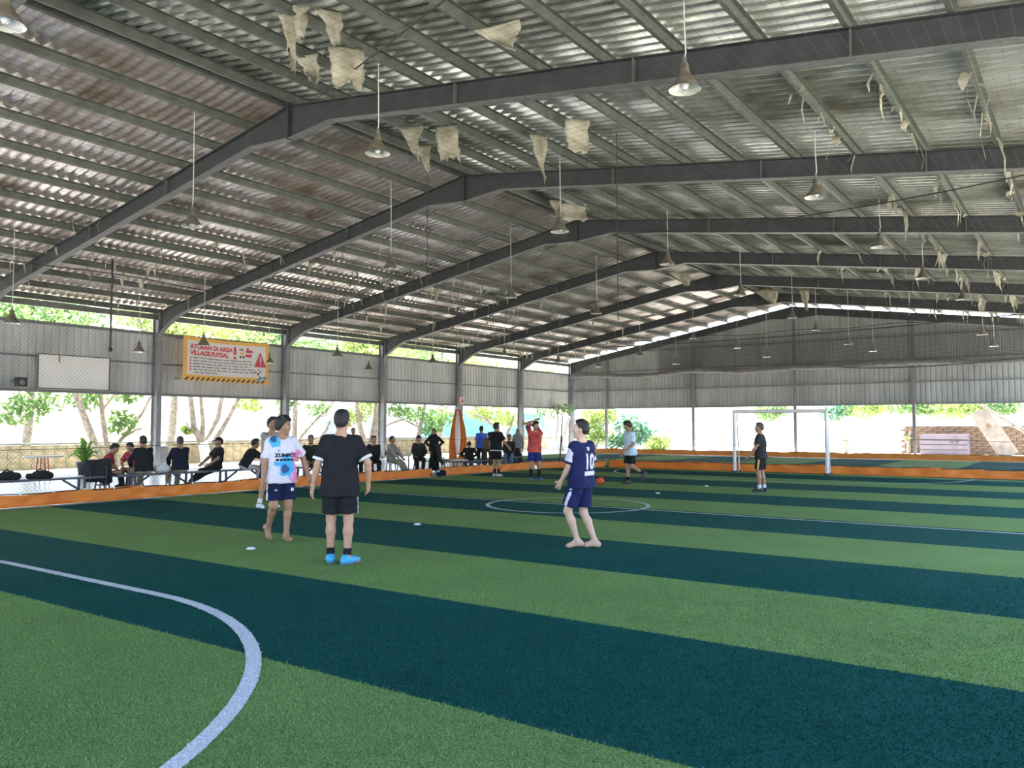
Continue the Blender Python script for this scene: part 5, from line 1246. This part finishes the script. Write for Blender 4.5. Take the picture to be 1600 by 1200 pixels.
# chair with draped black jacket
def jacket_chair(label, x, y, rz, sc=1.0):
    r_ = empty('folding_chair', (x, y, 0), rz); tag(r_, label, 'chair')
    r_.scale = (sc, sc, sc)
    for k in (-1, 1):
        MB().tube([(k * .2, -.25, 0), (k * .2, -.02, .45), (k * .2, .2, .92)], .012, 6).build('leg', M_steel_l, r_); MB().tube([(k * .2, .25, 0), (k * .2, -.18, .45)], .012, 6).build('leg', M_steel_l, r_)
    MB().box((0, -.02, .45), (.42, .40, .03)).build('seat', M_black, r_); MB().box((0, .18, .80), (.42, .03, .24)).build('backrest', M_black, r_)
    P = []
    for i in range(13):
        u = (i / 12 - .5) * .62; row = []
        for j in range(15):
            v = j / 14; fold = .03 * math.sin(u * 22 + v * 3)
            if v < .42: row.append((u, .25 + fold * .5 + .04 * (.42 - v), .30 + (v / .42) * .62))
            elif v < .55: row.append((u, .25 - (v - .42) / .13 * .12, .925 + .02 * math.sin(u * 9)))
            else: row.append((u * (1 + (v - .55) * .3), .13 - (v - .55) * .18 + fold, .92 - (v - .55) / .45 * (.58 + .1 * math.sin(u * 9))))
        P.append(row)
    o = MB().grid(P).build('draped_jacket', M_dark_cloth, r_); o.modifiers.new('t', 'SOLIDIFY').thickness = .02
jacket_chair('folding chair draped with a black jacket left of the figures in red', -18.9, 10.0, math.radians(62), .86)
jacket_chair('folding chair draped with a black jacket by the white low table', -17.85, 21.1, math.radians(120))
# potted plant and bin by the boundary wall
q = on_z(131, 742)
pp = empty('potted_fern', (q.x, q.y, 0)); tag(pp, 'bright green arching fern in a dark pot by the boundary wall', 'plant')
MB().lathe([(0, 0), (.17, 0), (.22, .36), (.24, .37), (.24, .42), (.20, .42), (.19, .36), (0, .35)], 20).build('pot', mat('pot_dark', (.05, .055, .065), .5), pp)
M_fern = mat('fern_green', (.22, .42, .07), .5, var=.4, vscale=4, color2=(.08, .24, .03), trans=.4)
gg = random.Random(4)
for k in range(26):
    a = gg.uniform(0, 6.28); L = gg.uniform(.5, .95); up = gg.uniform(.4, 1.15); c_, s_ = math.cos(a), math.sin(a); P = []
    for j in range(9):
        t = j / 8; r_ = L * t * .75; z_ = .36 + up * math.sin(t * 2.0) * .9 - .25 * t * t; w_ = .055 * math.sin(math.pi * min(1, t * .92 + .06)) + .004
        P.append([(c_ * r_ - s_ * w_, s_ * r_ + c_ * w_, z_ - .012), (c_ * r_, s_ * r_, z_), (c_ * r_ + s_ * w_, s_ * r_ - c_ * w_, z_ - .012)])
    MB().grid(P).build('frond', M_fern, pp)
q = on_z(251, 729)
tb = empty('litter_bin', (-29.6, 18.1, 0)); tag(tb, 'dark litter bin behind the two dark backs', 'bin')
MB().lathe([(0, 0), (.24, 0), (.29, .72), (.31, .74), (.29, .76), (.25, .74), (.24, .1)], 20).build('body', mat('bin_dark', (.06, .065, .07), .5), tb); MB().lathe([(.30, .74), (.30, .80), (.18, .86), (0, .87)], 20).build('lid', mat('bin_lid', (.16, .16, .17), .5), tb)

GS = 'spectators behind the left barrier'
def seated(label, x, y, rz, H=1.66, seat=.43, lean=(0, .08), Lh=None, Rh=None, Lf=(-.11, .46, .09), Rf=(.11, .46, .09), **kw):
    s = H / 1.72; pz = seat / s + .095
    kw.setdefault('bottom', 'pants'); kw.setdefault('bot_m', C_black); kw.setdefault('shoe_m', S_black); kw.setdefault('vox', .016); kw.setdefault('group', GS)
    return person(label, (x, y, 0), rz, H, pelvis=(0, 0, pz), lean=lean, Lh=Lh or (-.15, .36, pz + .06), Rh=Rh or (.15, .36, pz + .06), Lf=Lf, Rf=Rf, Lp=(-1, -.3, -.4), Rp=(1, -.3, -.4), Lk=(-.1, .3, 1), Rk=(.1, .3, 1), hem=.05, **kw)
D = math.radians
seated('bulky figure in a black jacket seated with his back turned, left of the pair', -18.72, 11.02, D(84), 1.74, lean=(0, .12), shirt=C_black, sleeve='long', hair='crew', fat=1.15, skin_m=SK2, bot_m=C_khaki)
seated('figure in a dark navy jacket seated with his back turned beside the bulky one', -18.72, 11.98, D(80), 1.70, lean=(0, .06), shirt=cloth('ink_navy', (.012, .014, .035)), sleeve='long', hair='crew', hair_m=M_hairb, fat=1.1, skin_m=SK2, bot_m=C_khaki)
seated('left figure in a red shirt bowed over the phone', -19.45, 10.4, D(-30), 1.62, .36, lean=(0, .38), hpitch=25, shirt=C_red, hair='crew', skin_m=SK2, bot_m=C_black)
seated('right figure in a red shirt bowed over the phone', -20.48, 11.85, D(-160), 1.62, .36, lean=(0, .40), hpitch=25, shirt=C_red, hair='crew', skin_m=SK2, bot_m=C_black)
seated('figure in a dark cap lounging with legs stretched to the left', -18.9, 13.15, D(165), 1.64, lean=(0, -.12), shirt=C_black, hair='cap', skin_m=SK2, Lf=(-.1, .72, .14), Rf=(.1, .68, .12), Lh=(-.2, .25, .62), hpitch=6)
seated('figure in a black tee leaning far forward to the right', -18.55, 13.75, D(-20), 1.66, lean=(0, .55), shirt=C_black, hair='short', skin_m=SK2, bot_m=C_lgrey, Lh=(-.12, .60, .72), Rh=(.14, .62, .66))
seated('figure in a grey top and jeans seated behind the splashed jersey', -18.25, 14.95, D(172), 1.66, lean=(0, .12), shirt=C_grey, sleeve='long', hair='long', skin_m=SK2, bot_m=C_denim)
seated('figure in a dark green long sleeve seated facing the pitch', -18.35, 15.85, D(-128), 1.70, lean=(0, .06), shirt=C_dgreen, sleeve='long', hair='crew', skin_m=SK2, bot_m=C_khaki, Lh=(-.10, .30, .60), Rh=(.08, .30, .60))
q = on_x(552, 668, -20.2)
person('standing figure whose head shows above the black shirt shoulder', (-20.2, q.y, 0), D(-120), 1.50, .016, skin_m=SK2, shirt=C_black, bottom='pants', bot_m=C_black, shoe_m=S_black, hair='crew', group=GS)
seated('figure with a white face mask in the seated trio', -18.85, 17.95, D(-110), 1.60, lean=(0, .10), shirt=C_red, sleeve='long', hair='short', skin_m=SK2)
seated('figure in a black top in the middle of the seated trio', -18.5, 18.5, D(-125), 1.60, lean=(0, .12), shirt=C_black, sleeve='long', hair='short', skin_m=SK1, Lh=(-.1, .34, .5), Rh=(.1, .34, .5))
seated('figure in a grey top with khaki trousers at the right of the seated trio', -18.3, 19.1, D(-75), 1.58, lean=(0, .05), shirt=C_grey, sleeve='long', hair='crew', skin_m=SK2, bot_m=C_khaki, Lf=(-.1, .62, .09), Rf=(.1, .58, .09))
seated('figure in a brown brimmed hat seated behind the bottles', -18.8, 20.95, D(-130), 1.60, lean=(0, .10), shirt=cloth('mixed_dark', (.05, .04, .05), var=.7, vscale=20), sleeve='long', hair='hat', hair_m=C_brown, skin_m=SK2)
q = on_x(678, 700, -18.75)
person('woman in black dress and headscarf standing with hands on hips', (-18.75, q.y, 0), D(-150), 1.47, .015, skin_m=SK2, shirt=C_black, sleeve='long', bottom='skirt', bot_m=C_black, hair='hijab', hair_m=C_black, Lh=(-.20, .04, 1.02), Rh=(.20, .04, 1.02), Lp=(-1, -.5, 0), Rp=(1, -.5, 0), group=GS)
seated('squatting dark figure with bushy black hair on the low bench', -18.3, 23.1, D(40), 1.45, .34, lean=(0, .62), shirt=C_black, sleeve='long', hair='mop', skin_m=SK2, hpitch=20)
q = on_x(752, 700, -18.95)
person('standing figure in a bright blue shirt seen from behind', (-18.95, q.y, 0), D(55), 1.56, .015, skin_m=SK2, shirt=cloth('vivid_blue', (.03, .08, .42), color2=(.06, .16, .62), var=.5), bottom='pants', bot_m=C_black, shoe_m=S_black, hair='short', group=GS, hyaw=-20)
q = on_x(762, 700, -18.05)
person('figure in a brown batik shirt bending forward beside the blue shirt', (-18.05, q.y, 0), D(30), 1.56, .015, skin_m=SK2, pelvis=(0, -.06, .86), lean=(.05, .95), hpitch=10, shirt=cloth('batik', (.22, .15, .10), color2=(.06, .035, .025), var=.8, vscale=26), sleeve='long', bottom='pants', bot_m=C_brown, shoe_m=S_black, hair='short', Lh=(-.18, .5, .75), Rh=(.18, .5, .75), group=GS)
seated('figure in a dark open jacket seated near the far barrier', -18.0, 25.15, D(-150), 1.62, lean=(0, .05), shirt=C_char, sleeve='long', hair='crew', skin_m=SK2, bot_m=C_denim)
q = on_x(809, 700, -18.6)
person('woman in a grey headscarf and long black skirt standing by the far barrier', (-18.6, q.y, 0), D(205), 1.48, .015, skin_m=SK2, shirt=C_grey, sleeve='long', bottom='skirt', bot_m=C_black, hair='hijab', hair_m=C_grey, group=GS)
